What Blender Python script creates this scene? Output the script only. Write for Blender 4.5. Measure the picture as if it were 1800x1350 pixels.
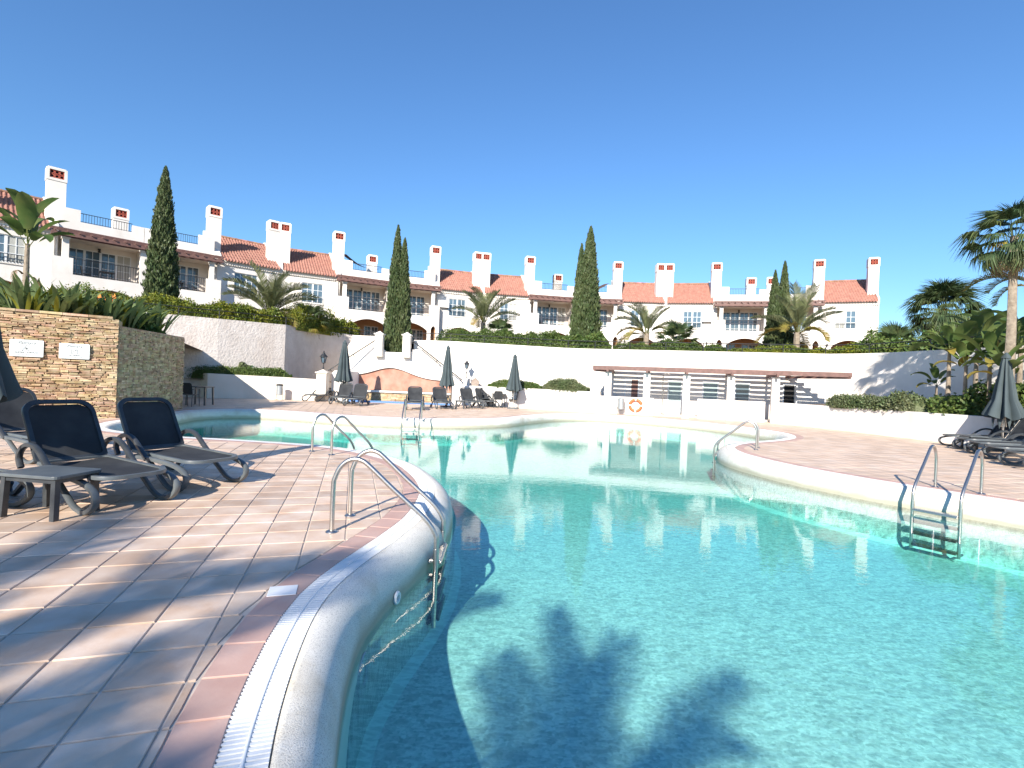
import bpy, bmesh, math, random
import numpy as np
from mathutils import Vector, Matrix
from mathutils.geometry import tessellate_polygon
PI = math.pi
R = math.radians
rnd = random.Random(7)
for o in list(bpy.data.objects): bpy.data.objects.remove(o)
S = bpy.context.scene
COL = S.collection

# ------------------------------------------------------------------ camera, sky, sun, exposure
EYE = 1.4; F = 900.0
ROLL = math.atan(0.04); PITCH = math.atan(((660 + 0.04 * 258) - 675) * math.cos(ROLL) / F)
cam = bpy.data.cameras.new('camera'); cam_o = bpy.data.objects.new('camera', cam); COL.objects.link(cam_o)
cam.sensor_width = 36; cam.lens = 36 * F / 1800; cam.clip_start = 0.05; cam.clip_end = 3000
cam_o.matrix_world = Matrix.Translation((0, 0, EYE)) @ Matrix.Rotation(PI / 2 + PITCH, 4, 'X') @ Matrix.Rotation(ROLL, 4, 'Z')
S.camera = cam_o
SUN_AZ = R(16.5); SUN_EL = R(28)
W = bpy.data.worlds.new('World'); S.world = W; W.use_nodes = True
nt = W.node_tree; nt.nodes.clear()
sky = nt.nodes.new('ShaderNodeTexSky'); sky.sky_type = 'NISHITA'; sky.sun_disc = False
sky.sun_elevation = SUN_EL; sky.sun_rotation = PI + SUN_AZ; sky.altitude = 0; sky.air_density = 1.35; sky.dust_density = 0.0; sky.ozone_density = 10.0
bg = nt.nodes.new('ShaderNodeBackground'); bg.inputs[1].default_value = 0.074
wo = nt.nodes.new('ShaderNodeOutputWorld'); nt.links.new(sky.outputs[0], bg.inputs[0]); nt.links.new(bg.outputs[0], wo.inputs[0])
sl = bpy.data.lights.new('sun', 'SUN'); sl.energy = 3.5; sl.angle = R(0.53); sl.color = (1.0, 0.92, 0.815)
so = bpy.data.objects.new('sun', sl); COL.objects.link(so)
sd = Vector((math.sin(SUN_AZ) * math.cos(SUN_EL), math.cos(SUN_AZ) * math.cos(SUN_EL), -math.sin(SUN_EL)))
so.rotation_euler = sd.to_track_quat('-Z', 'Y').to_euler(); so.location = (-8, -20, 18)
S.view_settings.view_transform = 'Standard'; S.view_settings.look = 'None'
S.view_settings.exposure = 1.38; S.view_settings.gamma = 1
S.cycles.max_bounces = 8; S.cycles.transparent_max_bounces = 24; S.cycles.caustics_refractive = False; S.cycles.caustics_reflective = False
S.cycles.use_denoising = True; S.cycles.sample_clamp_indirect = 6

# ------------------------------------------------------------------ pixel of the photograph -> point of the place
def ray(px, py):
    u = px - 900; v = py - 675; c, s = math.cos(ROLL), math.sin(ROLL)
    u2 = u * c + v * s; v2 = -u * s + v * c; cp, sp = math.cos(PITCH), math.sin(PITCH)
    return (u2 / F, cp + v2 / F * sp, sp - v2 / F * cp)
def G(px, py, z=0.0):
    r = ray(px, py); t = (z - EYE) / r[2]; return Vector((r[0] * t, r[1] * t, z))
def D(px, py, Y):
    r = ray(px, py); t = Y / r[1]; return Vector((r[0] * t, Y, EYE + r[2] * t))

# ------------------------------------------------------------------ materials
MATS = {}
def mat(name, col, rough=0.6, col2=None, nscale=4.0, bump=0.0, bscale=30.0, metal=0.0, island=0.0, objrand=0.0, spec=0.5, trans=0.0, detail=6, stain=None, sscale=1.2, coat=0.0):
    m = bpy.data.materials.new(name); m.use_nodes = True; N = m.node_tree.nodes; L = m.node_tree.links
    b = N['Principled BSDF']; b.inputs['Roughness'].default_value = rough; b.inputs['Metallic'].default_value = metal
    b.inputs['Specular IOR Level'].default_value = spec; b.inputs['Coat Weight'].default_value = coat
    tc = N.new('ShaderNodeTexCoord'); geo = N.new('ShaderNodeNewGeometry')
    src = geo.outputs['Position']
    def mix(f, a, c, typ='MIX'):
        x = N.new('ShaderNodeMix'); x.data_type = 'RGBA'; x.blend_type = typ
        for i, v in ((0, f), (6, a), (7, c)):
            if isinstance(v, (int, float)): x.inputs[i].default_value = v
            elif isinstance(v, tuple): x.inputs[i].default_value = (*v[:3], 1)
            else: L.new(v, x.inputs[i])
        return x.outputs[2]
    cur = (*col, 1)
    if col2 is not None:
        n = N.new('ShaderNodeTexNoise'); n.inputs['Scale'].default_value = nscale; n.inputs['Detail'].default_value = detail
        L.new(src, n.inputs['Vector'])
        r = N.new('ShaderNodeValToRGB'); r.color_ramp.elements[0].position = 0.35; r.color_ramp.elements[1].position = 0.65
        r.color_ramp.elements[0].color = (*col, 1); r.color_ramp.elements[1].color = (*col2, 1)
        L.new(n.outputs[0], r.inputs[0]); cur = r.outputs[0]
    if stain is not None:
        n = N.new('ShaderNodeTexNoise'); n.inputs['Scale'].default_value = sscale; n.inputs['Detail'].default_value = 8; n.inputs['Roughness'].default_value = 0.7
        mp = N.new('ShaderNodeMapping'); mp.inputs['Scale'].default_value = (1, 1, 0.35); L.new(src, mp.inputs[0]); L.new(mp.outputs[0], n.inputs['Vector'])
        r = N.new('ShaderNodeMapRange'); r.inputs[1].default_value = 0.5; r.inputs[2].default_value = 0.78; r.inputs[4].default_value = 0.6
        L.new(n.outputs[0], r.inputs[0]); cur = mix(r.outputs[0], cur, stain)
    for amt, out in ((island, geo.outputs['Random Per Island']), (objrand, None)):
        if not amt: continue
        if out is None:
            oi = N.new('ShaderNodeObjectInfo'); out = oi.outputs['Random']
        r = N.new('ShaderNodeMapRange'); r.inputs[3].default_value = 1 - amt; r.inputs[4].default_value = 1 + amt * 0.8
        L.new(out, r.inputs[0])
        cc = N.new('ShaderNodeCombineColor')
        for i in range(3): L.new(r.outputs[0], cc.inputs[i])
        cur = mix(1.0, cur, cc.outputs[0], 'MULTIPLY')
        if amt > 0.2:
            w = N.new('ShaderNodeTexWhiteNoise'); w.noise_dimensions = '1D'; L.new(out, w.inputs['W'])
            h = N.new('ShaderNodeHueSaturation'); mr = N.new('ShaderNodeMapRange'); mr.inputs[3].default_value = 0.475; mr.inputs[4].default_value = 0.525
            L.new(w.outputs[0], mr.inputs[0]); L.new(mr.outputs[0], h.inputs['Hue']); L.new(cur, h.inputs['Color']); cur = h.outputs[0]
    if isinstance(cur, tuple): b.inputs['Base Color'].default_value = cur
    else: L.new(cur, b.inputs['Base Color'])
    if bump:
        n = N.new('ShaderNodeTexNoise'); n.inputs['Scale'].default_value = bscale; n.inputs['Detail'].default_value = 5; L.new(src, n.inputs['Vector'])
        bp = N.new('ShaderNodeBump'); bp.inputs['Strength'].default_value = min(1, bump); bp.inputs['Distance'].default_value = 0.3 / bscale * max(1, bump)
        L.new(n.outputs[0], bp.inputs['Height']); L.new(bp.outputs[0], b.inputs['Normal'])
    if trans:
        t = N.new('ShaderNodeBsdfTranslucent'); ms = N.new('ShaderNodeMixShader'); ms.inputs[0].default_value = trans
        if isinstance(cur, tuple): t.inputs[0].default_value = cur
        else: L.new(cur, t.inputs[0])
        out = N['Material Output']; L.new(b.outputs[0], ms.inputs[1]); L.new(t.outputs[0], ms.inputs[2]); L.new(ms.outputs[0], out.inputs[0])
    MATS[name] = m; return m
M_white = mat('white_plaster', (.80, .755, .70), .85, (.73, .69, .63), 1.3, .25, 60, stain=(.55, .48, .40), sscale=.7)
M_cream = mat('cream_plaster', (.76, .69, .60), .85, (.70, .63, .54), 1.0, .25, 50, stain=(.55, .47, .38))
M_rough = mat('roughcast_plaster', (.68, .62, .57), .9, (.60, .54, .49), 2.5, 1.0, 9, stain=(.50, .40, .33), sscale=.8)
M_pink = mat('salmon_stucco', (.34, .16, .11), .9, (.46, .27, .2), 2.0, .4, 30, stain=(.42, .17, .1), sscale=2)
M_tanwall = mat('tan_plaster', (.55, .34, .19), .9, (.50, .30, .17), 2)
M_tile = mat('terracotta_floor_tile', (.56, .385, .265), .45, (.68, .53, .41), 3.4, .15, 60, island=.16, objrand=.2, stain=(.70, .63, .57), sscale=2.6)
M_tilefar = M_tile
M_border = mat('dusky_pink_tile', (.50, .31, .25), .5, (.56, .37, .30), 5, .12, 50, objrand=.12, stain=(.5, .4, .36), sscale=2)
M_grout = mat('grout', (.62, .54, .46), .9, (.50, .43, .36), 8)
M_coping = None
M_grate = mat('white_plastic_grate', (.78, .79, .78), .4)
M_dark = mat('painted_recess_shade', (.02, .02, .02), .9)  # near-black colour in place of the shade inside flues and doorways
M_steel = mat('brushed_steel', (.60, .56, .51), .34, (.50, .47, .43), 60, metal=1.0)
M_roof = mat('terracotta_roof_tile', (.29, .145, .095), .8, (.38, .215, .145), 3.5, .3, 20, island=.25, stain=(.30, .14, .09), sscale=2)
M_brown = mat('brown_stained_wood', (.13, .07, .058), .6, (.19, .10, .085), 6, .3, 40)
M_iron = mat('black_ironwork', (.02, .022, .025), .5)
M_resin = mat('anthracite_resin', (.030, .036, .042), .36, (.05, .056, .062), 7, .1, 80, stain=(.10, .10, .10), sscale=5)
M_resin2 = mat('grey_resin_frame', (.085, .10, .11), .4, (.12, .135, .14), 5, .08, 60)
M_sling = mat('dark_sling_fabric', (.016, .018, .021), .8, (.034, .037, .04), 3.5, .5, 260)
M_canvas = mat('slate_canvas', (.052, .075, .082), .85, (.075, .10, .108), 2.0, .3, 120, trans=.15)
M_frame = mat('white_window_frame', (.78, .80, .80), .5)
M_shutter = mat('grey_shutter', (.42, .42, .38), .7)
M_teal = mat('grey_green_door', (.28, .36, .36), .5, (.32, .40, .40), 3)
M_trunk = mat('palm_trunk', (.20, .16, .12), .95, (.30, .25, .19), 9, 1.0, 18)
M_bark = mat('dark_bark', (.10, .065, .04), .95, (.16, .10, .07), 8, 1, 20)
M_soil = mat('garden_soil', (.16, .11, .075), 1, (.10, .07, .05), 3, .8, 12)
M_ground = mat('dry_ground', (.26, .22, .15), 1, (.15, .16, .08), .3)
M_orange = mat('orange_ring', (.75, .15, .045), .5)
M_binmat = mat('grey_bin_metal', (.38, .41, .42), .4, (.45, .47, .48), 4, metal=.5)
M_sign = mat('sign_plate', (.74, .78, .77), .35)
M_ink = mat('sign_print', (.06, .07, .07), .6)
M_stone = mat('ledge_stone', (.42, .275, .15), .9, (.56, .43, .28), 6, .8, 35, objrand=.32, stain=(.42, .25, .13), sscale=4)
M_stone2 = mat('ledge_stone_mass', (.42, .275, .15), .9, (.56, .43, .28), 6, .8, 35, island=.32, stain=(.42, .25, .13), sscale=4)
M_bluetile = mat('blue_mosaic', (.06, .16, .42), .3, (.12, .26, .52), 30)
M_skin = mat('skin', (.45, .27, .19), .6)
M_cloth = mat('navy_cloth', (.03, .04, .08), .9)
def leafmat(n, c, c2, tr=.3, ns=1.5, isl=.35, rough=.55): return mat(n, c, rough, c2, ns, island=isl, trans=tr, spec=.35)
L_cyp = leafmat('cypress_foliage', (.055, .085, .03), (.09, .115, .045), .1, 1.2)
L_hedge = leafmat('hedge_leaf', (.07, .12, .028), (.12, .17, .04), .25)
L_yel = leafmat('yellow_green_leaf', (.24, .25, .025), (.11, .16, .03), .3)
L_grey = leafmat('grey_green_leaf', (.10, .14, .055), (.15, .17, .085), .2)
L_palm = leafmat('palm_leaflet', (.17, .20, .09), (.26, .27, .13), .35)
L_gold = leafmat('yellowing_palm_leaflet', (.38, .26, .05), (.24, .23, .06), .35)
L_fan = leafmat('fan_leaf', (.07, .115, .05), (.13, .16, .06), .3)
L_dead = leafmat('dry_frond', (.30, .21, .11), (.22, .15, .08), .15)
L_ban = leafmat('banana_leaf', (.10, .17, .045), (.19, .23, .07), .35, 2.0)
L_strel = leafmat('strap_leaf', (.09, .15, .05), (.16, .22, .09), .3, 2.0)

def glassmat():
    m = bpy.data.materials.new('window_glass'); m.use_nodes = True; b = m.node_tree.nodes['Principled BSDF']
    b.inputs['Base Color'].default_value = (.10, .15, .19, 1); b.inputs['Roughness'].default_value = .06; b.inputs['Specular IOR Level'].default_value = 1.0
    return m
M_glass = glassmat()
def copingmat():
    m = bpy.data.materials.new('pebbled_white_plaster'); m.use_nodes = True; N = m.node_tree.nodes; L = m.node_tree.links; b = N['Principled BSDF']
    geo = N.new('ShaderNodeNewGeometry'); sx = N.new('ShaderNodeSeparateXYZ'); L.new(geo.outputs['Position'], sx.inputs[0])
    n1 = N.new('ShaderNodeTexNoise'); n1.inputs['Scale'].default_value = 170; n1.inputs['Detail'].default_value = 3; L.new(geo.outputs['Position'], n1.inputs[0])
    r1 = N.new('ShaderNodeValToRGB'); r1.color_ramp.elements[0].position = .36; r1.color_ramp.elements[1].position = .50
    r1.color_ramp.elements[0].color = (.47, .45, .40, 1); r1.color_ramp.elements[1].color = (.80, .77, .69, 1); L.new(n1.outputs[0], r1.inputs[0])
    # waterline grime: a band of its own just above and below the water
    n2 = N.new('ShaderNodeTexNoise'); n2.inputs['Scale'].default_value = 3; n2.inputs['Detail'].default_value = 6; L.new(geo.outputs['Position'], n2.inputs[0])
    ad = N.new('ShaderNodeMath'); ad.operation = 'MULTIPLY_ADD'; ad.inputs[1].default_value = .09; L.new(n2.outputs[0], ad.inputs[0]); L.new(sx.outputs[2], ad.inputs[2])
    r2 = N.new('ShaderNodeValToRGB'); cr = r2.color_ramp; cr.elements[0].position = .0; cr.elements[0].color = (0, 0, 0, 1)
    cr.elements[1].position = 1; cr.elements[1].color = (0, 0, 0, 1)
    for p, v in ((.35, 0), (.52, .75), (.62, .8), (.78, 0.0)): e = cr.elements.new(p); e.color = (v, v, v, 1)
    mr = N.new('ShaderNodeMapRange'); mr.inputs[1].default_value = -.55; mr.inputs[2].default_value = -.02; L.new(ad.outputs[0], mr.inputs[0]); L.new(mr.outputs[0], r2.inputs[0])
    x = N.new('ShaderNodeMix'); x.data_type = 'RGBA'; L.new(r2.outputs[0], x.inputs[0]); L.new(r1.outputs[0], x.inputs[6]); x.inputs[7].default_value = (.36, .33, .23, 1)
    n3 = N.new('ShaderNodeTexNoise'); n3.inputs['Scale'].default_value = 1.6; n3.inputs['Detail'].default_value = 7; n3.inputs['Roughness'].default_value = .65; L.new(geo.outputs['Position'], n3.inputs[0])
    r3 = N.new('ShaderNodeMapRange'); r3.inputs[1].default_value = .47; r3.inputs[2].default_value = .68; r3.inputs[4].default_value = .7; L.new(n3.outputs[0], r3.inputs[0])
    y = N.new('ShaderNodeMix'); y.data_type = 'RGBA'; L.new(r3.outputs[0], y.inputs[0]); L.new(x.outputs[2], y.inputs[6]); y.inputs[7].default_value = (.52, .45, .33, 1)
    uw = N.new('ShaderNodeMapRange'); uw.inputs[1].default_value = -.36; uw.inputs[2].default_value = -.42; L.new(sx.outputs[2], uw.inputs[0])
    y2 = N.new('ShaderNodeMix'); y2.data_type = 'RGBA'; L.new(uw.outputs[0], y2.inputs[0]); L.new(y.outputs[2], y2.inputs[6]); y2.inputs[7].default_value = (.84, .86, .80, 1)
    L.new(y2.outputs[2], b.inputs['Base Color']); b.inputs['Roughness'].default_value = .8
    bp = N.new('ShaderNodeBump'); bp.inputs['Strength'].default_value = .6; bp.inputs['Distance'].default_value = .004; L.new(n1.outputs[0], bp.inputs['Height']); L.new(bp.outputs[0], b.inputs['Normal'])
    return m
M_coping = copingmat()
def floormat():
    m = bpy.data.materials.new('pool_pebble_floor'); m.use_nodes = True; N = m.node_tree.nodes; L = m.node_tree.links; b = N['Principled BSDF']
    geo = N.new('ShaderNodeNewGeometry'); n1 = N.new('ShaderNodeTexVoronoi'); n1.inputs['Scale'].default_value = 42; L.new(geo.outputs['Position'], n1.inputs[0])
    n0 = N.new('ShaderNodeTexNoise'); n0.inputs['Scale'].default_value = 1.1; n0.inputs['Detail'].default_value = 5; L.new(geo.outputs['Position'], n0.inputs[0])
    r1 = N.new('ShaderNodeValToRGB'); r1.color_ramp.elements[0].color = (.66, .70, .65, 1); r1.color_ramp.elements[1].color = (.94, .94, .88, 1); r1.color_ramp.elements[0].position = .1; r1.color_ramp.elements[1].position = .8
    L.new(n1.outputs['Color'], r1.inputs[0]); x = N.new('ShaderNodeMix'); x.data_type = 'RGBA'; x.blend_type = 'MULTIPLY'; x.inputs[0].default_value = .25
    L.new(r1.outputs[0], x.inputs[6]); L.new(n0.outputs[0], x.inputs[7]); L.new(x.outputs[2], b.inputs['Base Color']); b.inputs['Roughness'].default_value = .8
    return m
M_floor = floormat()
def watermat(name='pool_water', dens=.46, col=(.17, .945, .90)):
    m = bpy.data.materials.new(name); m.use_nodes = True; N = m.node_tree.nodes; L = m.node_tree.links; N.remove(N['Principled BSDF']); out = N['Material Output']
    tr = N.new('ShaderNodeBsdfTransparent'); gl = N.new('ShaderNodeBsdfGlossy'); gl.inputs['Roughness'].default_value = .015
    ms = N.new('ShaderNodeMixShader')
    geo = N.new('ShaderNodeNewGeometry'); mp = N.new('ShaderNodeMapping'); L.new(geo.outputs['Position'], mp.inputs[0]); mp.inputs['Rotation'].default_value = (0, 0, R(12)); mp.inputs['Scale'].default_value = (.75, 1.5, 1)
    n1 = N.new('ShaderNodeTexNoise'); n1.inputs['Scale'].default_value = 9; n1.inputs['Detail'].default_value = 3; n1.inputs['Roughness'].default_value = .55; L.new(mp.outputs[0], n1.inputs[0])
    n2 = N.new('ShaderNodeTexNoise'); n2.inputs['Scale'].default_value = 1.1; n2.inputs['Detail'].default_value = 2; L.new(mp.outputs[0], n2.inputs[0])
    n3 = N.new('ShaderNodeTexNoise'); n3.inputs['Scale'].default_value = .22; n3.inputs['Detail'].default_value = 3; L.new(geo.outputs['Position'], n3.inputs[0])
    mr = N.new('ShaderNodeMapRange'); mr.inputs[1].default_value = .38; mr.inputs[2].default_value = .62; mr.inputs[3].default_value = .25; mr.inputs[4].default_value = 1.0; L.new(n3.outputs[0], mr.inputs[0])
    mu = N.new('ShaderNodeMath'); mu.operation = 'MULTIPLY'; L.new(n1.outputs[0], mu.inputs[0]); L.new(mr.outputs[0], mu.inputs[1])
    b1 = N.new('ShaderNodeBump'); b1.inputs['Strength'].default_value = WAVE[0]; b1.inputs['Distance'].default_value = .02; L.new(mu.outputs[0], b1.inputs['Height'])
    b2 = N.new('ShaderNodeBump'); b2.inputs['Strength'].default_value = WAVE[1]; b2.inputs['Distance'].default_value = .03; L.new(n2.outputs[0], b2.inputs['Height']); L.new(b1.outputs[0], b2.inputs['Normal'])
    L.new(b2.outputs[0], gl.inputs['Normal'])
    # Schlick reflectance, the same from both sides of the surface
    def mth(op, a, b=None):
        x = N.new('ShaderNodeMath'); x.operation = op
        for i, v in enumerate((a, b)):
            if v is None: continue
            if isinstance(v, (int, float)): x.inputs[i].default_value = v
            else: L.new(v, x.inputs[i])
        return x.outputs[0]
    dt = N.new('ShaderNodeVectorMath'); dt.operation = 'DOT_PRODUCT'; L.new(b2.outputs[0], dt.inputs[0]); L.new(geo.outputs['Incoming'], dt.inputs[1])
    c = mth('SUBTRACT', 1.0, mth('MINIMUM', mth('ABSOLUTE', dt.outputs['Value']), 1.0)); fr = mth('ADD', mth('MULTIPLY', mth('POWER', c, 5.0), .98), .02)
    L.new(fr, ms.inputs[0]); L.new(tr.outputs[0], ms.inputs[1]); L.new(gl.outputs[0], ms.inputs[2]); L.new(ms.outputs[0], out.inputs[0])
    # caustic light is painted in: ridged ripple pattern coloured into the surface's transmittance
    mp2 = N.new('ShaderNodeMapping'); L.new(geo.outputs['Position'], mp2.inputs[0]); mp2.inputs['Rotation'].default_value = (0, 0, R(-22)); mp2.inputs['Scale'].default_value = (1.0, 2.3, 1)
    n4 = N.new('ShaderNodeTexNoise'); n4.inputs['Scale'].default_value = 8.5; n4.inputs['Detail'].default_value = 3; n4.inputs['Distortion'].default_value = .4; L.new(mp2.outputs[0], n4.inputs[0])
    rg = mth('ABSOLUTE', mth('SUBTRACT', n4.outputs[0], .5)); m4 = N.new('ShaderNodeMapRange'); m4.inputs[1].default_value = 0.0; m4.inputs[2].default_value = .12; m4.inputs[3].default_value = 1.0; m4.inputs[4].default_value = CAUSTIC_MIN; L.new(rg, m4.inputs[0])
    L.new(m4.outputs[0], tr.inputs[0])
    va = N.new('ShaderNodeVolumeAbsorption'); va.inputs[0].default_value = (*col, 1); va.inputs[1].default_value = dens; L.new(va.outputs[0], out.inputs[1])
    return m
WAVE = (.08, .055); CAUSTIC_MIN = .76
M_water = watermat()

# ------------------------------------------------------------------ mesh helpers
class MB:
    def __init__(s): s.v = []; s.f = []; s.mi = []; s.m = 0
    def add(s, vs, fs):
        b = len(s.v); s.v += [tuple(p) for p in vs]; s.f += [tuple(b + i for i in f) for f in fs]; s.mi += [s.m] * len(fs); return s
    def box(s, x0, x1, y0, y1, z0, z1, T=None):
        vs = [(x, y, z) for z in (z0, z1) for y in (y0, y1) for x in (x0, x1)]
        if T is not None: vs = [tuple(T @ Vector(p)) for p in vs]
        return s.add(vs, [(0, 2, 3, 1), (4, 5, 7, 6), (0, 1, 5, 4), (2, 6, 7, 3), (0, 4, 6, 2), (1, 3, 7, 5)])
    def bar(s, a, b, w, h=None, up=(0, 0, 1)):
        a = Vector(a); b = Vector(b); h = h or w; d = (b - a).normalized(); u = Vector(up)
        if abs(d.dot(u)) > .98: u = Vector((1, 0, 0))
        x = d.cross(u).normalized() * w / 2; z = x.cross(d).normalized() * h / 2
        return s.add([a - x - z, a + x - z, a - x + z, a + x + z, b - x - z, b + x - z, b - x + z, b + x + z],
                     [(0, 1, 3, 2), (4, 6, 7, 5), (0, 4, 5, 1), (2, 3, 7, 6), (0, 2, 6, 4), (1, 5, 7, 3)])
    def tube(s, pts, r, n=8, cap=True, sx=1.0):
        pts = [Vector(p) for p in pts]; rs = r if isinstance(r, (list, tuple)) else [r] * len(pts)
        b = len(s.v); prev = None
        for i, p in enumerate(pts):
            t = (pts[min(i + 1, len(pts) - 1)] - pts[max(i - 1, 0)]).normalized()
            if prev is None:
                u = Vector((0, 0, 1)) if abs(t.z) < .9 else Vector((0, 1, 0)); prev = t.cross(u).normalized()
            prev = (prev - t * prev.dot(t)).normalized(); q = t.cross(prev)
            for k in range(n):
                a = 2 * PI * k / n; s.v.append(tuple(p + prev * math.cos(a) * rs[i] * sx + q * math.sin(a) * rs[i]))
        for i in range(len(pts) - 1):
            for k in range(n):
                s.f.append((b + i * n + k, b + i * n + (k + 1) % n, b + (i + 1) * n + (k + 1) % n, b + (i + 1) * n + k)); s.mi.append(s.m)
        if cap:
            s.f.append(tuple(b + k for k in range(n))[::-1]); s.f.append(tuple(b + (len(pts) - 1) * n + k for k in range(n))); s.mi += [s.m] * 2
        return s
    def lathe(s, prof, n=16, c=(0, 0, 0), fold=None):
        b = len(s.v)
        for i, (r, z) in enumerate(prof):
            for k in range(n):
                a = 2 * PI * k / n; rr = r * (fold(a, i) if fold else 1); s.v.append((c[0] + rr * math.cos(a), c[1] + rr * math.sin(a), c[2] + z))
        for i in range(len(prof) - 1):
            for k in range(n):
                s.f.append((b + i * n + k, b + i * n + (k + 1) % n, b + (i + 1) * n + (k + 1) % n, b + (i + 1) * n + k)); s.mi.append(s.m)
        return s
    def prism(s, poly, z0, z1, T=None):
        n = len(poly); vs = [(x, y, z0) for x, y in poly] + [(x, y, z1) for x, y in poly]
        tr = tessellate_polygon([[Vector((x, y, 0)) for x, y in poly]])
        if T is not None: vs = [tuple(T @ Vector(p)) for p in vs]
        fs = [tuple(i + n for i in t) for t in tr] + [t[::-1] for t in tr] + [(i, (i + 1) % n, (i + 1) % n + n, i + n) for i in range(n)]
        return s.add(vs, fs)
    def build(s, name, m, parent=None, smooth=False, label=None, bevel=0, kind=None):
        me = bpy.data.meshes.new(name); me.from_pydata(s.v, [], s.f); ms = m if isinstance(m, (list, tuple)) else [m]
        for q in ms: me.materials.append(q)
        if len(ms) > 1: me.polygons.foreach_set('material_index', s.mi)
        bm = bmesh.new(); bm.from_mesh(me); bmesh.ops.recalc_face_normals(bm, faces=bm.faces); bm.to_mesh(me); bm.free()
        if smooth: me.polygons.foreach_set('use_smooth', [True] * len(me.polygons)); me.set_sharp_from_angle(angle=R(40))
        return link(name, me, parent, label, bevel, kind)
def link(name, me, parent=None, label=None, bevel=0, kind=None):
    o = bpy.data.objects.new(name, me); COL.objects.link(o)
    if parent is not None: o.parent = parent
    if label: o['label'] = label
    if kind: o['kind'] = kind
    if bevel:
        b = o.modifiers.new('bevel', 'BEVEL'); b.width = bevel; b.segments = 2; b.limit_method = 'ANGLE'
    return o
def npmesh(name, V, Fc, m, parent=None, kind=None, label=None, smooth=False):
    me = bpy.data.meshes.new(name); V = np.asarray(V, dtype=np.float32).reshape(-1, 3); Fc = np.asarray(Fc, dtype=np.int32); k = Fc.shape[1]
    me.vertices.add(len(V)); me.vertices.foreach_set('co', V.ravel()); me.loops.add(Fc.size); me.loops.foreach_set('vertex_index', Fc.ravel())
    me.polygons.add(len(Fc)); me.polygons.foreach_set('loop_start', np.arange(0, Fc.size, k, dtype=np.int32)); me.polygons.foreach_set('loop_total', np.full(len(Fc), k, dtype=np.int32))
    if smooth: me.polygons.foreach_set('use_smooth', [True] * len(Fc))
    me.materials.append(m); me.update(calc_edges=True); me.validate()
    return link(name, me, parent, label, 0, kind)
def tag(o, label, cat, group=None):
    o['label'] = label; o['category'] = cat
    if group: o['group'] = group
    return o
def thing(name, label, cat, loc=(0, 0, 0), rz=0, group=None):
    o = bpy.data.objects.new(name, None); COL.objects.link(o); o.location = loc; o.rotation_euler = (0, 0, rz); o.empty_display_size = .2
    return tag(o, label, cat, group)
def kids(o): return [c for c in bpy.data.objects if c.parent == o]
CH = {}
def dup(root, loc, rz, label, group=None, scale=None):
    if root.name not in CH:
        CH[root.name] = [(c, kids(c)) for c in kids(root)]
    r = root.copy(); COL.objects.link(r); r.location = loc; r.rotation_euler = (0, 0, rz); r['label'] = label
    if group: r['group'] = group
    if scale is not None: r.scale = scale
    for c, gs in CH[root.name]:
        d = c.copy(); COL.objects.link(d); d.parent = r
        for g in gs:
            e = g.copy(); COL.objects.link(e); e.parent = d
    return r
def struct(o): o['kind'] = 'structure'; return o
def catmull(P, n=6, closed=False):
    P = [Vector(p) for p in P]; out = []; N = len(P)
    for i in range(N if closed else N - 1):
        g = (lambda k: P[k % N]) if closed else (lambda k: P[max(0, min(N - 1, k))])
        a, b, c, d = g(i - 1), g(i), g(i + 1), g(i + 2)
        for k in range(n):
            t = k / n; out.append(.5 * ((2 * b) + (c - a) * t + (2 * a - 5 * b + 4 * c - d) * t * t + (3 * b - a - 3 * c + d) * t ** 3))
    if not closed: out.append(P[-1])
    return out

# ------------------------------------------------------------------ pool outline (deck edge, z = 0)
EDGE = [(.3, -.2), (-.55, .75), (-.98, 1.75), (-1.21, 2.6), (-1.29, 3.23), (-1.24, 3.8), (-1.1, 4.55), (-1.02, 5.3), (-1.1, 6.4), (-1.46, 7.5), (-2.0, 8.5), (-2.9, 9.35), (-3.84, 9.85), (-5.27, 10.15),
        (-7.33, 10.4), (-9.0, 11.1), (-9.9, 12.4), (-10.25, 14.0), (-10.6, 15.6), (-10.85, 17.1), (-10.4, 18.3), (-9.47, 18.86), (-8.41, 18.87), (-6.75, 18.3), (-5.24, 17.8), (-3.9, 17.75), (-2.03, 18.2), (-.5, 19.4),
        (.5, 21.3), (1.8, 23.3), (3.6, 24.3), (5.6, 23.9), (7.4, 22.6), (8.6, 21.0), (9.3, 19.2), (9.5, 17.6), (9.06, 16.2), (8.2, 15.1), (7.1, 14.2), (6.2, 13.5), (5.55, 12.6), (5.3, 11.6), (5.35, 10.7),
        (5.6, 9.7), (6.1, 8.7), (6.65, 7.9), (7.3, 7.0), (7.9, 5.6), (8.3, 3.8), (8.0, 1.8), (6.8, .1), (4.8, -.9), (2.5, -1.1), (1.2, -.85)]
def resample(P, step, closed=True):
    P = np.array([(p[0], p[1]) for p in P]); Q = np.vstack([P, P[:1]]) if closed else P
    seg = np.linalg.norm(np.diff(Q, axis=0), axis=1); s = np.concatenate([[0], np.cumsum(seg)]); n = max(8, int(round(s[-1] / step)))
    t = np.linspace(0, s[-1], n, endpoint=not closed)
    return np.stack([np.interp(t, s, Q[:, 0]), np.interp(t, s, Q[:, 1])], 1)
C0 = resample(catmull([(x, y, 0) for x, y in EDGE], 12, True), .05)
def normals(P):
    t = np.roll(P, -1, 0) - np.roll(P, 1, 0); t /= np.linalg.norm(t, axis=1)[:, None]
    return np.stack([t[:, 1], -t[:, 0]], 1)
area = .5 * np.sum(C0[:, 0] * np.roll(C0[:, 1], -1) - np.roll(C0[:, 0], -1) * C0[:, 1])
NRM = normals(C0) * (1 if area < 0 else -1)            # into the pool (curve runs clockwise)
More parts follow.
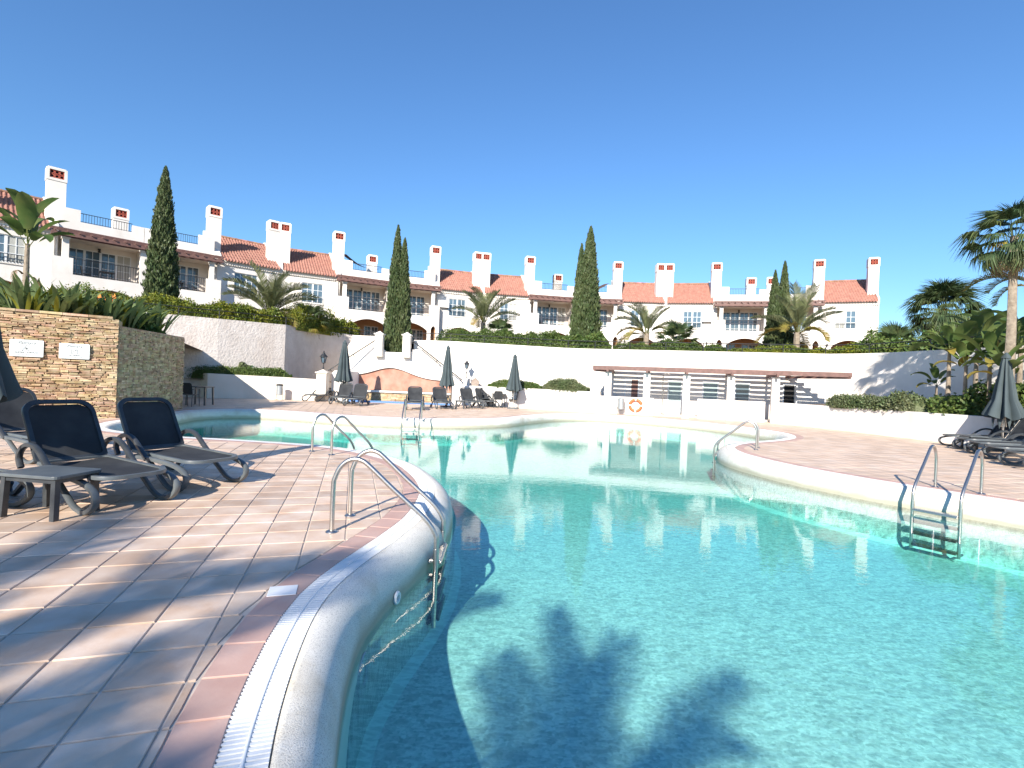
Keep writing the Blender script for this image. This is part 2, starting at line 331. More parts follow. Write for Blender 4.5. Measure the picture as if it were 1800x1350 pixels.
def off(d, P=None, step=1): return (C0 + NRM * d)[::step]
# ground far beyond, deck base and pool shell
def ring(name, outer, inner, z, m):
    o3 = [Vector((x, y, 0)) for x, y in outer]; i3 = [Vector((x, y, 0)) for x, y in inner]; tr = tessellate_polygon([o3, i3])
    pts = o3 + i3; mb = MB(); mb.add([(p.x, p.y, z) for p in pts], [t for t in tr]); return struct(mb.build(name, m))
ring('ground', [(-600, -600), (600, -600), (600, 600), (-600, 600)], off(-.1, step=6), -.12, M_ground)
DECK = [(-14, -6), (14, -6), (16.5, 10), (15.5, 19), (13.6, 23.2), (3.6, 26.6), (-1.5, 30), (-10, 30.5), (-17, 26), (-15, 14)]
deck = ring('pool_deck', DECK, off(-.01, step=3), -.008, M_grout)
prof = [(0, -.008), (.004, -.1), (.182, -.1), (.186, -.004), (.215, -.003), (.25, -.008), (.29, -.022), (.33, -.05), (.365, -.09), (.392, -.15), (.405, -.22), (.41, -.32), (.412, -.55), (.416, -.78), (.46, -.87), (.56, -.91)]
sh = C0[::3]; nn = NRM[::3]; n = len(sh); V = []; Fc = []
for o_, z in prof: V += [(p[0] + q[0] * o_, p[1] + q[1] * o_, z) for p, q in zip(sh, nn)]
for i in range(len(prof) - 1):
    for k in range(n): Fc.append((i * n + k, i * n + (k + 1) % n, (i + 1) * n + (k + 1) % n, (i + 1) * n + k))
struct(npmesh('pool_wall', V, Fc, M_coping, smooth=True))
fl = off(.5, step=4); mb = MB(); tr = tessellate_polygon([[Vector((x, y, 0)) for x, y in fl]]); mb.add([(x, y, -.90) for x, y in fl], tr); struct(mb.build('pool_floor', M_floor))
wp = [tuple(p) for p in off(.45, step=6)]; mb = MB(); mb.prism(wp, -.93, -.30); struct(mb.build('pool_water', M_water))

# ------------------------------------------------------------------ deck tiles
TA = R(17.2); dA = np.array([-math.sin(TA), math.cos(TA)]); dB = np.array([math.cos(TA), math.sin(TA)]); TP = .325; O0 = np.array([-2.12, 2.40])
BOFF = -.20
def dist_edge(P):
    P = np.asarray(P); d = np.empty(len(P)); idx = np.empty(len(P), int)
    for s0 in range(0, len(P), 2000):
        q = P[s0:s0 + 2000]; dd = ((q[:, None, :] - C0[None, ::2, :]) ** 2).sum(2); k = dd.argmin(1) * 2; idx[s0:s0 + 2000] = k
        d[s0:s0 + 2000] = ((q - C0[k]) * NRM[k]).sum(1)
    return d, idx
def clip(poly, p, nrm):
    out = []
    for i in range(len(poly)):
        a, b = poly[i], poly[(i + 1) % len(poly)]; da = np.dot(a - p, nrm); db = np.dot(b - p, nrm)
        if da <= 0: out.append(a)
        if (da < 0 < db) or (db < 0 < da): out.append(a + (b - a) * (da / (da - db)))
    return out
def tile_geo(mb, poly, z0, z1, bev=.006, tilt=0):
    c = sum(poly) / len(poly); n = len(poly); b = len(mb.v)
    inner = [p + (c - p) * (bev / max(.02, np.linalg.norm(c - p))) for p in poly]
    vs = [(p[0], p[1], z0) for p in poly] + [(p[0], p[1], z1 - bev * .6) for p in poly] + [(p[0], p[1], z1 + tilt * (p[0] - c[0])) for p in inner]
    mb.add(vs, [tuple(range(2 * n, 3 * n))] + [(i, (i + 1) % n, (i + 1) % n + n, i + n) for i in range(n)] + [(i + n, (i + 1) % n + n, (i + 1) % n + 2 * n, i + 2 * n) for i in range(n)])
cells = []
for i in range(-60, 70):
    for j in range(-40, 110):
        c = O0 + (i + .5) * TP * dB + (j + .5) * TP * dA
        cells.append((i, j, c[0], c[1]))
cells = np.array(cells); pc = cells[:, 2:4]
DP = DECK
def inside(P, poly):
    x, y = P[:, 0], P[:, 1]; r = np.zeros(len(P), bool)
    for (x0, y0), (x1, y1) in zip(poly, poly[1:] + poly[:1]):
        c = ((y0 > y) != (y1 > y)) & (x < (x1 - x0) * (y - y0) / (y1 - y0 + 1e-12) + x0); r ^= c
    return r
k = inside(pc, DP); cells = cells[k]; pc = pc[k]; de, di = dist_edge(pc)
k = de < BOFF + .24; cells = cells[k]; pc = pc[k]; de = de[k]; di = di[k]
vis = []
def inview(x, y):
    return y > 1.3 and abs(x) < y * 1.02 + .1
order = np.argsort(pc[:, 0] ** 2 + pc[:, 1] ** 2); big = MB(); nt_ = 0; full = None
for q in order:
    c = pc[q]; h = TP / 2 - .006; poly = [c - dA * h - dB * h, c + dB * h - dA * h, c + dA * h + dB * h, c - dB * h + dA * h]
    cl = de[q] > BOFF - .26
    if cl:
        for st in (0, -5, 5):
            kk = (di[q] + st) % len(C0); poly = clip(poly, C0[kk] + NRM[kk] * (BOFF - .004), NRM[kk])
            if len(poly) < 3: break
        if len(poly) < 3: continue
        ar = abs(sum(a[0] * b[1] - b[0] * a[1] for a, b in zip(poly, poly[1:] + poly[:1]))) / 2
        if ar < .002: continue
    dz = rnd.uniform(-.0012, .0012)
    if nt_ < 300 and inview(c[0], c[1]):
        nt_ += 1
        if cl:
            mb = MB(); tile_geo(mb, [p - c for p in poly], -.013, 0); o = mb.build('tile', M_tile, deck); o.location = (c[0], c[1], dz)
        else:
            if full is None:
                mb = MB(); tile_geo(mb, [p - c for p in poly], -.013, 0); o = mb.build('tile', M_tile, deck); full = o.data
            else: o = link('tile', full, deck)
            o.location = (c[0], c[1], dz); o.rotation_euler = (0, 0, rnd.uniform(-.004, .004))
    else: tile_geo(big, poly, -.013, dz, tilt=rnd.uniform(-.004, .004))
o = big.build('tiles', M_tilefar if False else mat('terracotta_tile_field', (.60, .435, .315), .55, (.66, .51, .39), 2.6, island=.13, stain=(.66, .58, .52), sscale=1.6), deck, kind='stuff')
# border row and slotted gutter grate
bstep = 6
gr = MB(); spine = []
NB = len(C0)
for k in range(0, NB, bstep):
    a, b_ = C0[k], C0[(k + bstep) % NB]
    if k + bstep > NB: b_ = C0[0]
    m_ = (a + b_) / 2; na, nb = NRM[k], NRM[(k + bstep) % NB]
    t = (b_ - a); L_ = np.linalg.norm(t); t = t / max(L_, 1e-6) * .004
    poly = [a + na * BOFF + t, a + na * -.003 + t, b_ + nb * -.003 - t, b_ + nb * BOFF - t]
    mb = MB(); tile_geo(mb, [p - m_ for p in poly], -.013, .001); o = mb.build('border_tile', M_border, deck); o.location = (m_[0], m_[1], 0)
grate = thing('gutter_grate', 'white slotted overflow grate curving along the edge of the pool', 'grate')
Cg = resample(C0, .027); Ng = normals(Cg) * (1 if area < 0 else -1); dcam = np.hypot(Cg[:, 0], Cg[:, 1])
ordg = [i for i in np.argsort(dcam) if inview(*Cg[i])][:300]; sset = set(int(i) for i in ordg); me0 = None
slm = MB()
for i in range(len(Cg)):
    p, q = Cg[i], Ng[i]; ang = math.atan2(q[1], q[0])
    if i in sset:
        if me0 is None:
            mb = MB(); mb.box(.006, .179, -.0085, .0085, -.022, -.002); mb.box(-.004, .006, -.006, .006, -.02, -.004); o = mb.build('slat', M_grate, grate); me0 = o.data
        else: o = link('slat', me0, grate)
        o.location = (p[0], p[1], .001); o.rotation_euler = (0, 0, ang)
    else: slm.box(.006, .179, -.0085, .0085, -.022, -.002, Matrix.Translation((p[0], p[1], .001)) @ Matrix.Rotation(ang, 4, 'Z'))
slm.build('slats', M_grate, grate, kind='stuff')
mb = MB(); P1 = C0 + NRM * .105
for d0 in (.1,):
    V = []; Fc = []
    for k, (p, q) in enumerate(zip(C0[::2], NRM[::2])):
        for dd, z in ((.086, -.02), (.086, .0005), (.099, .0005), (.099, -.02)): V.append((p[0] + q[0] * dd, p[1] + q[1] * dd, z))
    n = len(V) // 4
    for k in range(n):
        for e in range(3): Fc.append((4 * k + e, 4 * ((k + 1) % n) + e, 4 * ((k + 1) % n) + e + 1, 4 * k + e + 1))
    npmesh('spine', V, Fc, M_grate, grate)
mb = MB(); c = G(497, 1039); T = Matrix.Translation(c) @ Matrix.Rotation(TA, 4, 'Z'); mb.box(-.085, .085, -.075, .075, .001, .006, T); o = mb.build('skimmer_lid', M_grate, bevel=.002)
tag(o, 'small square white plastic lid set in the tiles beside the grate', 'lid')

# ------------------------------------------------------------------ walls around the pool
def wall_strip(mb, pts, th, z0=0.0, back=1):
    """wall of thickness th along pts [(x, y, ztop)], thickness to the left of travel"""
    P = [Vector((p[0], p[1], 0)) for p in pts]; n = len(P); b = len(mb.v)
    for i, p in enumerate(P):
        t = (P[min(i + 1, n - 1)] - P[max(i - 1, 0)]).normalized(); q = Vector((-t.y, t.x, 0)) * th * back
        zt = pts[i][2]; zb = z0[i] if isinstance(z0, (list, tuple)) else z0
        mb.v += [(p.x, p.y, zb), (p.x, p.y, zt), (p.x + q.x, p.y + q.y, zt), (p.x + q.x, p.y + q.y, zb)]
    fs = []
    for i in range(n - 1):
        for e in range(4): fs.append((b + 4 * i + e, b + 4 * i + (e + 1) % 4, b + 4 * (i + 1) + (e + 1) % 4, b + 4 * (i + 1) + e))
    fs += [(b, b + 1, b + 2, b + 3), (b + 4 * n - 4, b + 4 * n - 3, b + 4 * n - 2, b + 4 * n - 1)]
    mb.f += fs; mb.mi += [mb.m] * len(fs)
# retaining walls: rough-cast on the left, smooth in the centre and to the right
RWL = [(-22, 19.5, 3.9), (-17.6, 23.6, 3.95), (-15.0, 26.0, 3.98), (-12.75, 28.6, 4.05)]
RWM = [(-12.75, 28.6, 4.05), (-12.35, 30.6, 4.08), (-11.8, 32.8, 4.1), (-10.9, 34.0, 4.08), (-9.7, 33.4, 3.92), (-8.7, 31.6, 3.72), (-7.9, 30.4, 3.58)]
RWR = [(-5.75, 29.6, 3.56), (-3.6, 29.1, 3.54), (-1.68, 28.9, 3.49), (.8, 28.6, 3.42), (3.0, 28.0, 3.34), (4.4, 27.5, 3.32), (14.9, 24.3, 3.3), (16.0, 22.9, 3.3), (16.8, 20.5, 3.32), (17.2, 17.5, 3.3), (17.6, 13, 3.3), (18.5, 6, 3.3)]
def sm(P, n=5): return [tuple(p) for p in catmull(P, n)]
mb = MB(); wall_strip(mb, RWL, .4, -.1); wall_strip(mb, sm(RWM), .4, -.1); w = mb.build('retaining_wall', M_rough); tag(w, 'rough-cast white retaining wall on the left below the yellow-green hedge', 'wall')
mb = MB(); wall_strip(mb, sm(RWR[:6]) + RWR[6:7] + sm(RWR[6:])[1:], .4, -.1); w = mb.build('retaining_wall', M_white); tag(w, 'long smooth white retaining wall curving behind the pool and the pergola', 'wall')
# garden terrace above
top = [(p[0], p[1], p[2] - .12) for p in RWL[:-1] + sm(RWM) + sm(RWR[:6]) + RWR[6:7] + sm(RWR[6:])[1:]]
V = []; Fc = []; m_ = len(top); rows = 7
for (x, y, z) in top:
    d = math.hypot(x, y); ux, uy = x / d, y / d
    for r_, (k, zz) in enumerate(((0.02, z), (2.5, z + .05), (7, 3.5), (14, 3.55), (30, 3.5), (90, 3.4), (420, 2))): V.append((x + ux * k - uy * 0, y + uy * k, zz if k else z))
for i in range(m_ - 1):
    for r_ in range(rows - 1): Fc.append((i * rows + r_, (i + 1) * rows + r_, (i + 1) * rows + r_ + 1, i * rows + r_ + 1))
struct(npmesh('garden_terrace', V, Fc, M_soil, smooth=True))
# central stair block: gate pillars, sloping parapets, salmon niche wall
st = thing('stair_wall', 'white stair wall with two sloping parapets below the gate pillars', 'wall', (-6.7, 29.2, 0))
mb = MB(); Y0 = 28.7
T = Matrix.Translation((-6.7, 29.2, 0)).inverted()
poly = [(-10.1, 0), (-3.0, 0), (-3.0, 1.35), (-5.72, 3.0), (-5.72, 2.85), (-6.05, 2.85), (-6.05, 2.78), (-7.3, 2.78), (-7.3, 2.85), (-7.75, 3.15), (-10.1, 1.5)]
def xz(mb, poly, y0, y1, o=(0, 0, 0)):
    n = len(poly); tr = tessellate_polygon([[Vector((x, z, 0)) for x, z in poly]])
    vs = [(x - o[0], y0 - o[1], z - o[2]) for x, z in poly] + [(x - o[0], y1 - o[1], z - o[2]) for x, z in poly]
    mb.add(vs, [t for t in tr] + [tuple(i + n for i in t) for t in tr] + [(i, (i + 1) % n, (i + 1) % n + n, i + n) for i in range(n)])
OO = (-6.7, 29.2, 0)
xz(mb, poly, 29.0, 29.5, OO); mb.build('parapet', M_white, st)
mb = MB(); xz(mb, [(-9.75, 2.75), (-9.75, 1.2), (-7.75, 2.55), (-7.75, 3.7), (-9.2, 3.7)], 29.62, 29.9, OO); xz(mb, [(-5.7, 2.0), (-2.9, .3), (-2.9, 2.0), (-2.9, 3.0), (-5.7, 3.0)], 29.2, 29.3, OO); mb.build('stair_back', M_cream, st)
def pillar(mb, x, y, w, z0, z1, capw=.12):
    mb.box(x - w / 2, x + w / 2, y - w / 2, y + w / 2, z0, z1); mb.box(x - w / 2 - capw / 2, x + w / 2 + capw / 2, y - w / 2 - capw / 2, y + w / 2 + capw / 2, z1, z1 + .07)
    b = w / 2; mb.add([(x - b, y - b, z1 + .07), (x + b, y - b, z1 + .07), (x + b, y + b, z1 + .07), (x - b, y + b, z1 + .07), (x, y, z1 + .22)], [(0, 1, 4), (1, 2, 4), (2, 3, 4), (3, 0, 4)])
for x, lab in ((-7.55, 'white gate pillar with pointed cap at the head of the left stair'), (-6.0, 'white gate pillar with pointed cap at the head of the right stair')):
    mb = MB(); pillar(mb, 0, 0, .42, 2.5, 3.72); o = mb.build('gate_pillar', M_white, bevel=.01); o.location = (x, 28.85, 0); tag(o, lab, 'pillar', 'gate pillars of the stairs')
mb = MB(); pillar(mb, 0, 0, .5, 0, 1.42); mb.build
o = mb.build('lamp_pillar', M_cream, bevel=.01); o.location = (-9.75, 26.4, 0); tag(o, 'square cream pillar with a lantern on top beside the low wall', 'pillar')
mb = MB(); xz(mb, [(-9.45, 0), (-9.45, 1.45), (-9.3, 1.6), (-8.6, 1.6), (-8.6, 0)], 26.8, 29.0); o = mb.build('pier_wall', M_white); tag(o, 'short white pier behind the leftmost parasol at the stair foot', 'wall')
# salmon niche
def top_curve(n=24):
    out = []
    for i in range(n + 1):
        t = i / n; x = -9.0 + 5.6 * t; out.append((x, 1.38 + .55 * math.exp(-((x + 6.75) / 1.35) ** 2) - .12 * t))
    return out
tc_ = top_curve()
mb = MB(); xz(mb, [(-9.0, .62)] + tc_ + [(-3.4, .62)], 28.72, 28.95); o = mb.build('niche_wall', M_pink); tag(o, 'salmon stucco wall with a wavy top behind the small pool', 'wall')
nch = thing('niche_surround', 'white wavy surround framing the salmon stucco wall', 'wall', (0, 0, 0))
mb = MB()
for (a, b) in zip(tc_[:-1], tc_[1:]): mb.add([(a[0], 28.6, a[1] + .004), (b[0], 28.6, b[1] + .004), (b[0], 28.6, b[1] + .16), (a[0], 28.6, a[1] + .16), (a[0], 28.99, a[1] + .004), (b[0], 28.99, b[1] + .004), (b[0], 28.99, b[1] + .16), (a[0], 28.99, a[1] + .16)], [(0, 1, 2, 3), (3, 2, 6, 7), (0, 1, 5, 4)])
mb.build('moulding', M_white, nch)
mb = MB(); mb.box(-9.0, -3.4, 28.45, 28.97, .50, .60); mb.build('ledge', M_white, nch)
# kids pool strip
mb = MB(); mb.box(-9.2, -3.2, 26.9, 27.05, -.01, .09); mb.box(-9.2, -9.05, 27.05, 28.4, -.01, .09); mb.box(-3.35, -3.2, 27.05, 28.4, -.01, .09); o = mb.build('small_pool', M_bluetile); tag(o, 'small rectangular pool edged in blue mosaic below the salmon wall', 'pool')
mb = MB(); mb.box(-9.05, -3.35, 27.05, 28.4, .0, .06); ow = mb.build('water', mat('shallow_water', (.25, .45, .62), .05), o)

# ledge-stone walls
def stones(parent, p0, d, Wd, z0, z1, nparts, depth=.05, hmin=.022, hmax=.062, lmin=.08, lmax=.40, seed=1, fillmat=M_stone2):
    rr = random.Random(seed); d = Vector((d[0], d[1], 0)).normalized(); nrm = Vector((d.y, -d.x, 0)); L = []
    z = z0
    while z < z1 - .01:
        h = min(rr.uniform(hmin, hmax), z1 - z); u = -rr.uniform(0, .1)
        while u < Wd:
            l = rr.uniform(lmin, lmax) * (1.0 if h > .05 else .8); a, b = max(0, u), min(Wd, u + l)
            if b - a > .03:
                if h > .055 and rr.random() < .35:
                    hh = h * rr.uniform(.4, .6); L.append((a, b, z, z + hh)); L.append((a, b, z + hh, z + h))
                else: L.append((a, b, z, z + h))
            u += l
        z += h
    idx = sorted(range(len(L)), key=lambda i: -(L[i][1] - L[i][0]) * (L[i][3] - L[i][2])); parts = set(idx[:nparts]); rest = MB()
    for i, (a, b, q0, q1) in enumerate(L):
        e = rr.uniform(.3, 1) * depth; g = .004; j = lambda s=.004: rr.uniform(-s, s)
        c = Vector(p0) + d * (a + b) / 2; zc = (q0 + q1) / 2; hw = (b - a) / 2 - g; hh = (q1 - q0) / 2 - g * .7
        vs = []
        for ee, sc in ((-.02, 1), (e * .7, 1), (e, .9)):
            for sx, sz in ((-1, -1), (1, -1), (1, 1), (-1, 1)):
                pt = d * (sx * hw * (sc if sc == 1 else 1 - .008 / max(hw, .01)) + (j() if sc != 1 else j(.002))) + nrm * (ee + j(.005)) + Vector((0, 0, sz * hh * sc + j(.0025))); vs.append(pt)
        fs = [(8, 9, 10, 11)] + [(4 * r_ + k_, 4 * r_ + (k_ + 1) % 4, 4 * r_ + 4 + (k_ + 1) % 4, 4 * r_ + 4 + k_) for r_ in range(2) for k_ in range(4)]
        cc = Vector((c.x, c.y, zc))
        if i in parts:
            mb = MB(); mb.add([tuple(v) for v in vs], fs); o = mb.build('stone', M_stone, parent); o.location = cc - (parent.location if parent.type == 'EMPTY' else Vector((0, 0, 0)))
        else: rest.add([tuple(v + cc - (parent.location if parent.type == 'EMPTY' else Vector((0, 0, 0)))) for v in vs], fs)
    if rest.v: rest.build('stones', fillmat, parent, kind='stuff')
CW = Vector((-10.52, 13.65, 0)); CR = Vector((-11.3, 17.6, 0)); CL = Vector((-13.9, 11.1, 0))
sw = thing('stone_wall', 'tall golden ledge-stone wall carrying two white signs', 'wall', CW)
stones(sw, CL, CW - CL, (CW - CL).length, 0, 2.62, 300, depth=.075, seed=3)
mb = MB(); T = Matrix.Translation(-CW); dl = (CW - CL).normalized(); nl = Vector((dl.y, -dl.x, 0))
mb.prism([(p.x - CW.x, p.y - CW.y) for p in (CL - nl * .012, CW - nl * .012, CW - nl * .5 + Vector((0, .1, 0)), CL - nl * .5)], 0, 2.6); mb.build('core', M_stone2, sw)
cap = MB(); u = 0
Lw = (CW - CL).length
for i in range(9):
    a, b = u, min(Lw + .03, u + rnd.uniform(.38, .55)); cap_ = MB(); q = [CL + dl * (a + .004) + nl * .07, CL + dl * (b - .004) + nl * .07, CL + dl * (b - .004) - nl * .5, CL + dl * (a + .004) - nl * .5]
    cap_.prism([(p.x - CW.x, p.y - CW.y) for p in q], 2.622, 2.68 + rnd.uniform(-.006, .006)); cap_.build('coping_stone', M_stone, sw); u = b
    if u >= Lw: break
sr = thing('stone_wall', 'shaded lower return of the ledge-stone wall running along the pool', 'wall', CW)
dr = (CR - CW)
stones(sr, CW + Vector((-.02, .0, 0)), dr, dr.length, -.05, 2.42, 300, hmin=.03, hmax=.08, lmin=.1, lmax=.34, seed=5)
mb = MB(); dn = dr.normalized(); nr = Vector((dn.y, -dn.x, 0)); mb.prism([(p.x - CW.x, p.y - CW.y) for p in (CW + dn * .0 - nr * .012, CR - nr * .012, CR - nr * .45, CW + dn * .3 - nr * .45)], -.05, 2.46); mb.build('core', M_stone2, sr)
nb = thing('stone_band', 'low band of orange ledge-stone under the salmon stucco wall', 'wall', (-9.0, 28.5, 0))
stones(nb, Vector((-9.0, 28.6, 0)), Vector((1, 0, 0)), 5.6, .0, .5, 120, hmin=.04, hmax=.09, lmin=.2, lmax=.5, seed=9)

# low cream wall left, planter wall centre, planter wall right
mb = MB(); wall_strip(mb, [(-14.75, 24.8, 1.2), (-13.4, 25.6, 1.17), (-11.6, 26.2, 1.14), (-9.95, 26.45, 1.1)], .28, -.02); wall_strip(mb, [(-14.75, 24.8, 1.2), (-16.2, 26.2, 1.2)], .28, -.02, -1)
lw = mb.build('low_wall', M_cream, bevel=.01); tag(lw, 'low cream wall in front of the clipped hedge at the far left of the deck', 'wall')
mb = MB(); wall_strip(mb, [(-3.3, 28.3, 1.06), (-1.45, 27.7, 1.07), (.8, 27.1, 1.06), (2.8, 26.2, 1.05), (4.35, 25.4, 1.04)], .3, -.02); o = mb.build('planter_wall', M_white, bevel=.01); tag(o, 'low white planter wall with green shrubs left of the pergola', 'wall')
PWR = [(11.75, 22.75, .93), (12.55, 21.3, .92), (13.3, 18.5, .92), (13.9, 15.8, .92), (14.9, 13.6, .92), (16.2, 11.2, .92), (17.2, 7, .92)]
mb = MB(); wall_strip(mb, sm(PWR), .3, -.02); o = mb.build('planter_wall', M_white, bevel=.01); tag(o, 'long low white planter wall behind the right-hand deck', 'wall')
mb = MB(); P = sm(PWR); mb.add([(p[0] + .2, p[1] + .1, .86) for p in P] + [(p[0] + 4.6, p[1] + 1.6, 1.0) for p in P], [(i, i + 1, len(P) + i + 1, len(P) + i) for i in range(len(P) - 1)]); struct(mb.build('planting_bed', M_soil))
mb = MB(); P = [(-3.3, 28.4), (-1.45, 27.8), (.8, 27.2), (2.8, 26.3), (4.35, 25.5)]; mb.add([(x, y + .1, .97) for x, y in P] + [(x + .4, y + 2.2, 1.0) for x, y in P], [(i, i + 1, 6 + i, 5 + i) for i in range(4)]); struct(mb.build('planting_bed', M_soil))
mb = MB(); P = [(-18, 24.5), (-14.75, 25.0), (-13.4, 25.8), (-11.6, 26.4), (-9.95, 26.7)]; mb.add([(x, y + .1, .9) for x, y in P] + [(x + .4, y + 3.6, 1.0) for x, y in P], [(i, i + 1, 6 + i, 5 + i) for i in range(4)]); struct(mb.build('planting_bed', M_soil))
mb = MB(); mb.add([(-10.6, 13.8, 2.3), (-14, 11.3, 2.45), (-18, 12, 2.5), (-22, 20, 3.4), (-15.5, 25.6, 2.3), (-11.4, 17.6, 2.3)], [(0, 1, 2, 3), (0, 3, 4, 5)]); struct(mb.build('planting_bed', M_soil))

# ------------------------------------------------------------------ townhouses
def holes_wall(mb, u0, u1, z0, z1, y0, y1, holes):
    """box wall in x-z with rectangular holes (a, b, c, d) = u0,u1,z0,z1"""
    us = sorted({u0, u1, *[h[0] for h in holes], *[h[1] for h in holes]})
    for a, b in zip(us[:-1], us[1:]):
        hs = sorted([h for h in holes if h[0] < (a + b) / 2 < h[1]], key=lambda h: h[2]); z = z0
        for h in hs:
            if h[2] > z: mb.box(a, b, y0, y1, z, h[2])
            z = h[3]
        if z < z1: mb.box(a, b, y0, y1, z, z1)
def arch_head(mb, a, b, zs, rise, zt, y0, y1, n=10):
    pts = [(a + (b - a) * i / n, zs + rise * math.sin(PI * i / n) ** .8) for i in range(n + 1)]
    for p, q in zip(pts[:-1], pts[1:]):
        mb.add([(p[0], y0, p[1]), (q[0], y0, q[1]), (q[0], y0, zt), (p[0], y0, zt), (p[0], y1, p[1]), (q[0], y1, q[1]), (q[0], y1, zt), (p[0], y1, zt)], [(0, 1, 2, 3), (4, 7, 6, 5), (0, 4, 5, 1), (3, 2, 6, 7)])
def window(h, u0, u1, z0, z1, y, cols=2, rows=3, name='window', shutter=False, leaves=2):
    mb = MB(); t = .06; mb.box(u0, u1, y - .04, y + .03, z1 - t, z1); mb.box(u0, u1, y - .04, y + .03, z0, z0 + t)
    L = (u1 - u0) / leaves
    for k in range(leaves):
        a, b = u0 + k * L, u0 + (k + 1) * L; mb.box(a, a + t, y - .04, y + .03, z0 + t, z1 - t); mb.box(b - t, b, y - .04, y + .03, z0 + t, z1 - t)
        for c in range(1, cols): x = a + t + (b - a - 2 * t) * c / cols; mb.box(x - .016, x + .016, y - .03, y + .02, z0 + t, z1 - t)
        for r_ in range(1, rows): z = z0 + t + (z1 - z0 - 2 * t) * r_ / rows; mb.box(a + t, b - t, y - .027, y + .017, z - .016, z + .016)
    f = mb.build(name, M_frame, h)
    for k in range(leaves):
        a, b = u0 + k * L, u0 + (k + 1) * L; mb = MB(); mb.box(a + t, b - t, y, y + .012, z0 + t, z1 - t); mb.build('pane', M_shutter if (shutter and k == leaves - 1) else M_glass, f)
    return f
def railing(h, a, b, z0, z1, gap=.12, name='railing', r=.012):
    a = Vector(a); b = Vector(b); mb = MB(); mb.bar(a + Vector((0, 0, z1)), b + Vector((0, 0, z1)), .035); mb.bar(a + Vector((0, 0, z0 + .06)), b + Vector((0, 0, z0 + .06)), .025)
    n = max(2, int((b - a).length / gap))
    for i in range(n + 1): p = a.lerp(b, i / n); mb.bar(p + Vector((0, 0, z0)), p + Vector((0, 0, z1)), r * 1.6)
    return mb.build(name, M_iron, h)
def ring_mesh(mb, c, r, t, n=10):
    v = []; 
    for i in range(n):
        a = 2 * PI * i / n
        for rr, yy in ((r, 0), (r, -.05), (r - t, -.05), (r - t, 0)): v.append((c[0] + rr * math.cos(a), c[1] + yy, c[2] + rr * math.sin(a)))
    mb.add(v, [(4 * i + e, 4 * ((i + 1) % n) + e, 4 * ((i + 1) % n) + (e + 1) % 4, 4 * i + (e + 1) % 4) for i in range(n) for e in range(3)])
def chimney(h, u0, u1, v0, v1, zb, zt):
    mb = MB(); w = u1 - u0; ch = .78; mb.box(u0 + .03, u1 - .03, v0 + .03, v1 - .03, zb, zt - ch)
    c = mb.build('chimney', M_white, h)
    mb = MB(); holes_wall(mb, u0, u1, zt - ch + .001, zt - .06, v0, v0 + .12, [(u0 + .13, u1 - .13, zt - ch + .14, zt - .16)]); mb.box(u0, u1, v0 + .4, v1, zt - ch + .001, zt - .06)
    mb.box(u0, u0 + .12, v0 + .12, v0 + .4, zt - ch + .001, zt - .06); mb.box(u1 - .12, u1, v0 + .12, v0 + .4, zt - ch + .001, zt - .06)
    mb.box(u0 + .06, u1 - .06, v0 + .05, v1 - .05, zt - .06, zt); mb.build('chimney_cap', M_white, c)
    mb = MB(); mb.box(u0 + .125, u1 - .125, v0 + .125, v0 + .14, zt - ch + .13, zt - .15); mb.build('flue_shade_panel', M_dark, c)  # near-black sheet stands in for the shade behind the lattice
    mb = MB(); a0, a1, z0, z1 = u0 + .13, u1 - .13, zt - ch + .14, zt - .16; nx = 3 if w > 1 else 3; dx = (a1 - a0) / nx; dz = (z1 - z0) / 2
    for i in range(nx):
        for j in range(2): ring_mesh(mb, (a0 + dx * (i + .5), v0 + .1, z0 + dz * (j + .5)), min(dx, dz) * .55, .042)
    for i in range(nx + 1):
        for j in range(3): mb.box(a0 + dx * i - .035, a0 + dx * i + .035, v0 + .055, v0 + .1, z0 + dz * j - .035, z0 + dz * j + .035)
    mb.build('terracotta_lattice', M_roofred, c)
M_roofred = mat('red_terracotta', (.34, .06, .04), .8, (.42, .10, .06), 6)
def roof_tiles(h, u0, u1, v0, z0, v1, z1, pitch=.2):
    n = int((u1 - u0) / pitch); rows = 9; V = []; sub = 6
    slope = math.hypot(v1 - v0, z1 - z0); nv = (-(z1 - z0) / slope, (v1 - v0) / slope)
    for r_ in range(rows):
        for e in (0, 1):
            t = (r_ + e) / rows; lift = .05 if e == 0 else .012
            for i in range(n * sub + 1):
                ph = (i % sub) / sub * 2 * PI; hgt = .045 * math.cos(ph) + lift + .045
                V.append((u0 + (u1 - u0) * i / (n * sub), v0 + (v1 - v0) * t + nv[0] * hgt, z0 + (z1 - z0) * t + nv[1] * hgt))
    m = n * sub + 1; Fc = [(q * m + i, q * m + i + 1, (q + 1) * m + i + 1, (q + 1) * m + i) for q in range(2 * rows - 1) for i in range(m - 1)]
    b = len(V)
    for i in range(n * sub + 1): p = V[i]; V.append((p[0], p[1] + .01, p[2] - .09 - .02))
    Fc += [(i, b + i, b + i + 1, i + 1) for i in range(m - 1)]
    o = npmesh('roof', V, Fc, M_roof, h, smooth=False)
    mb = MB(); k = int((u1 - u0) / .4); L = (u1 - u0) / k
    for i in range(k):
        a = u0 + i * L; mb.tube([(a + .01, v1 - .02, z1 + .05), (a + L + .02, v1 - .02, z1 + .08)], [.12, .105], 8)
    mb.build('ridge_tiles', M_roof, o)
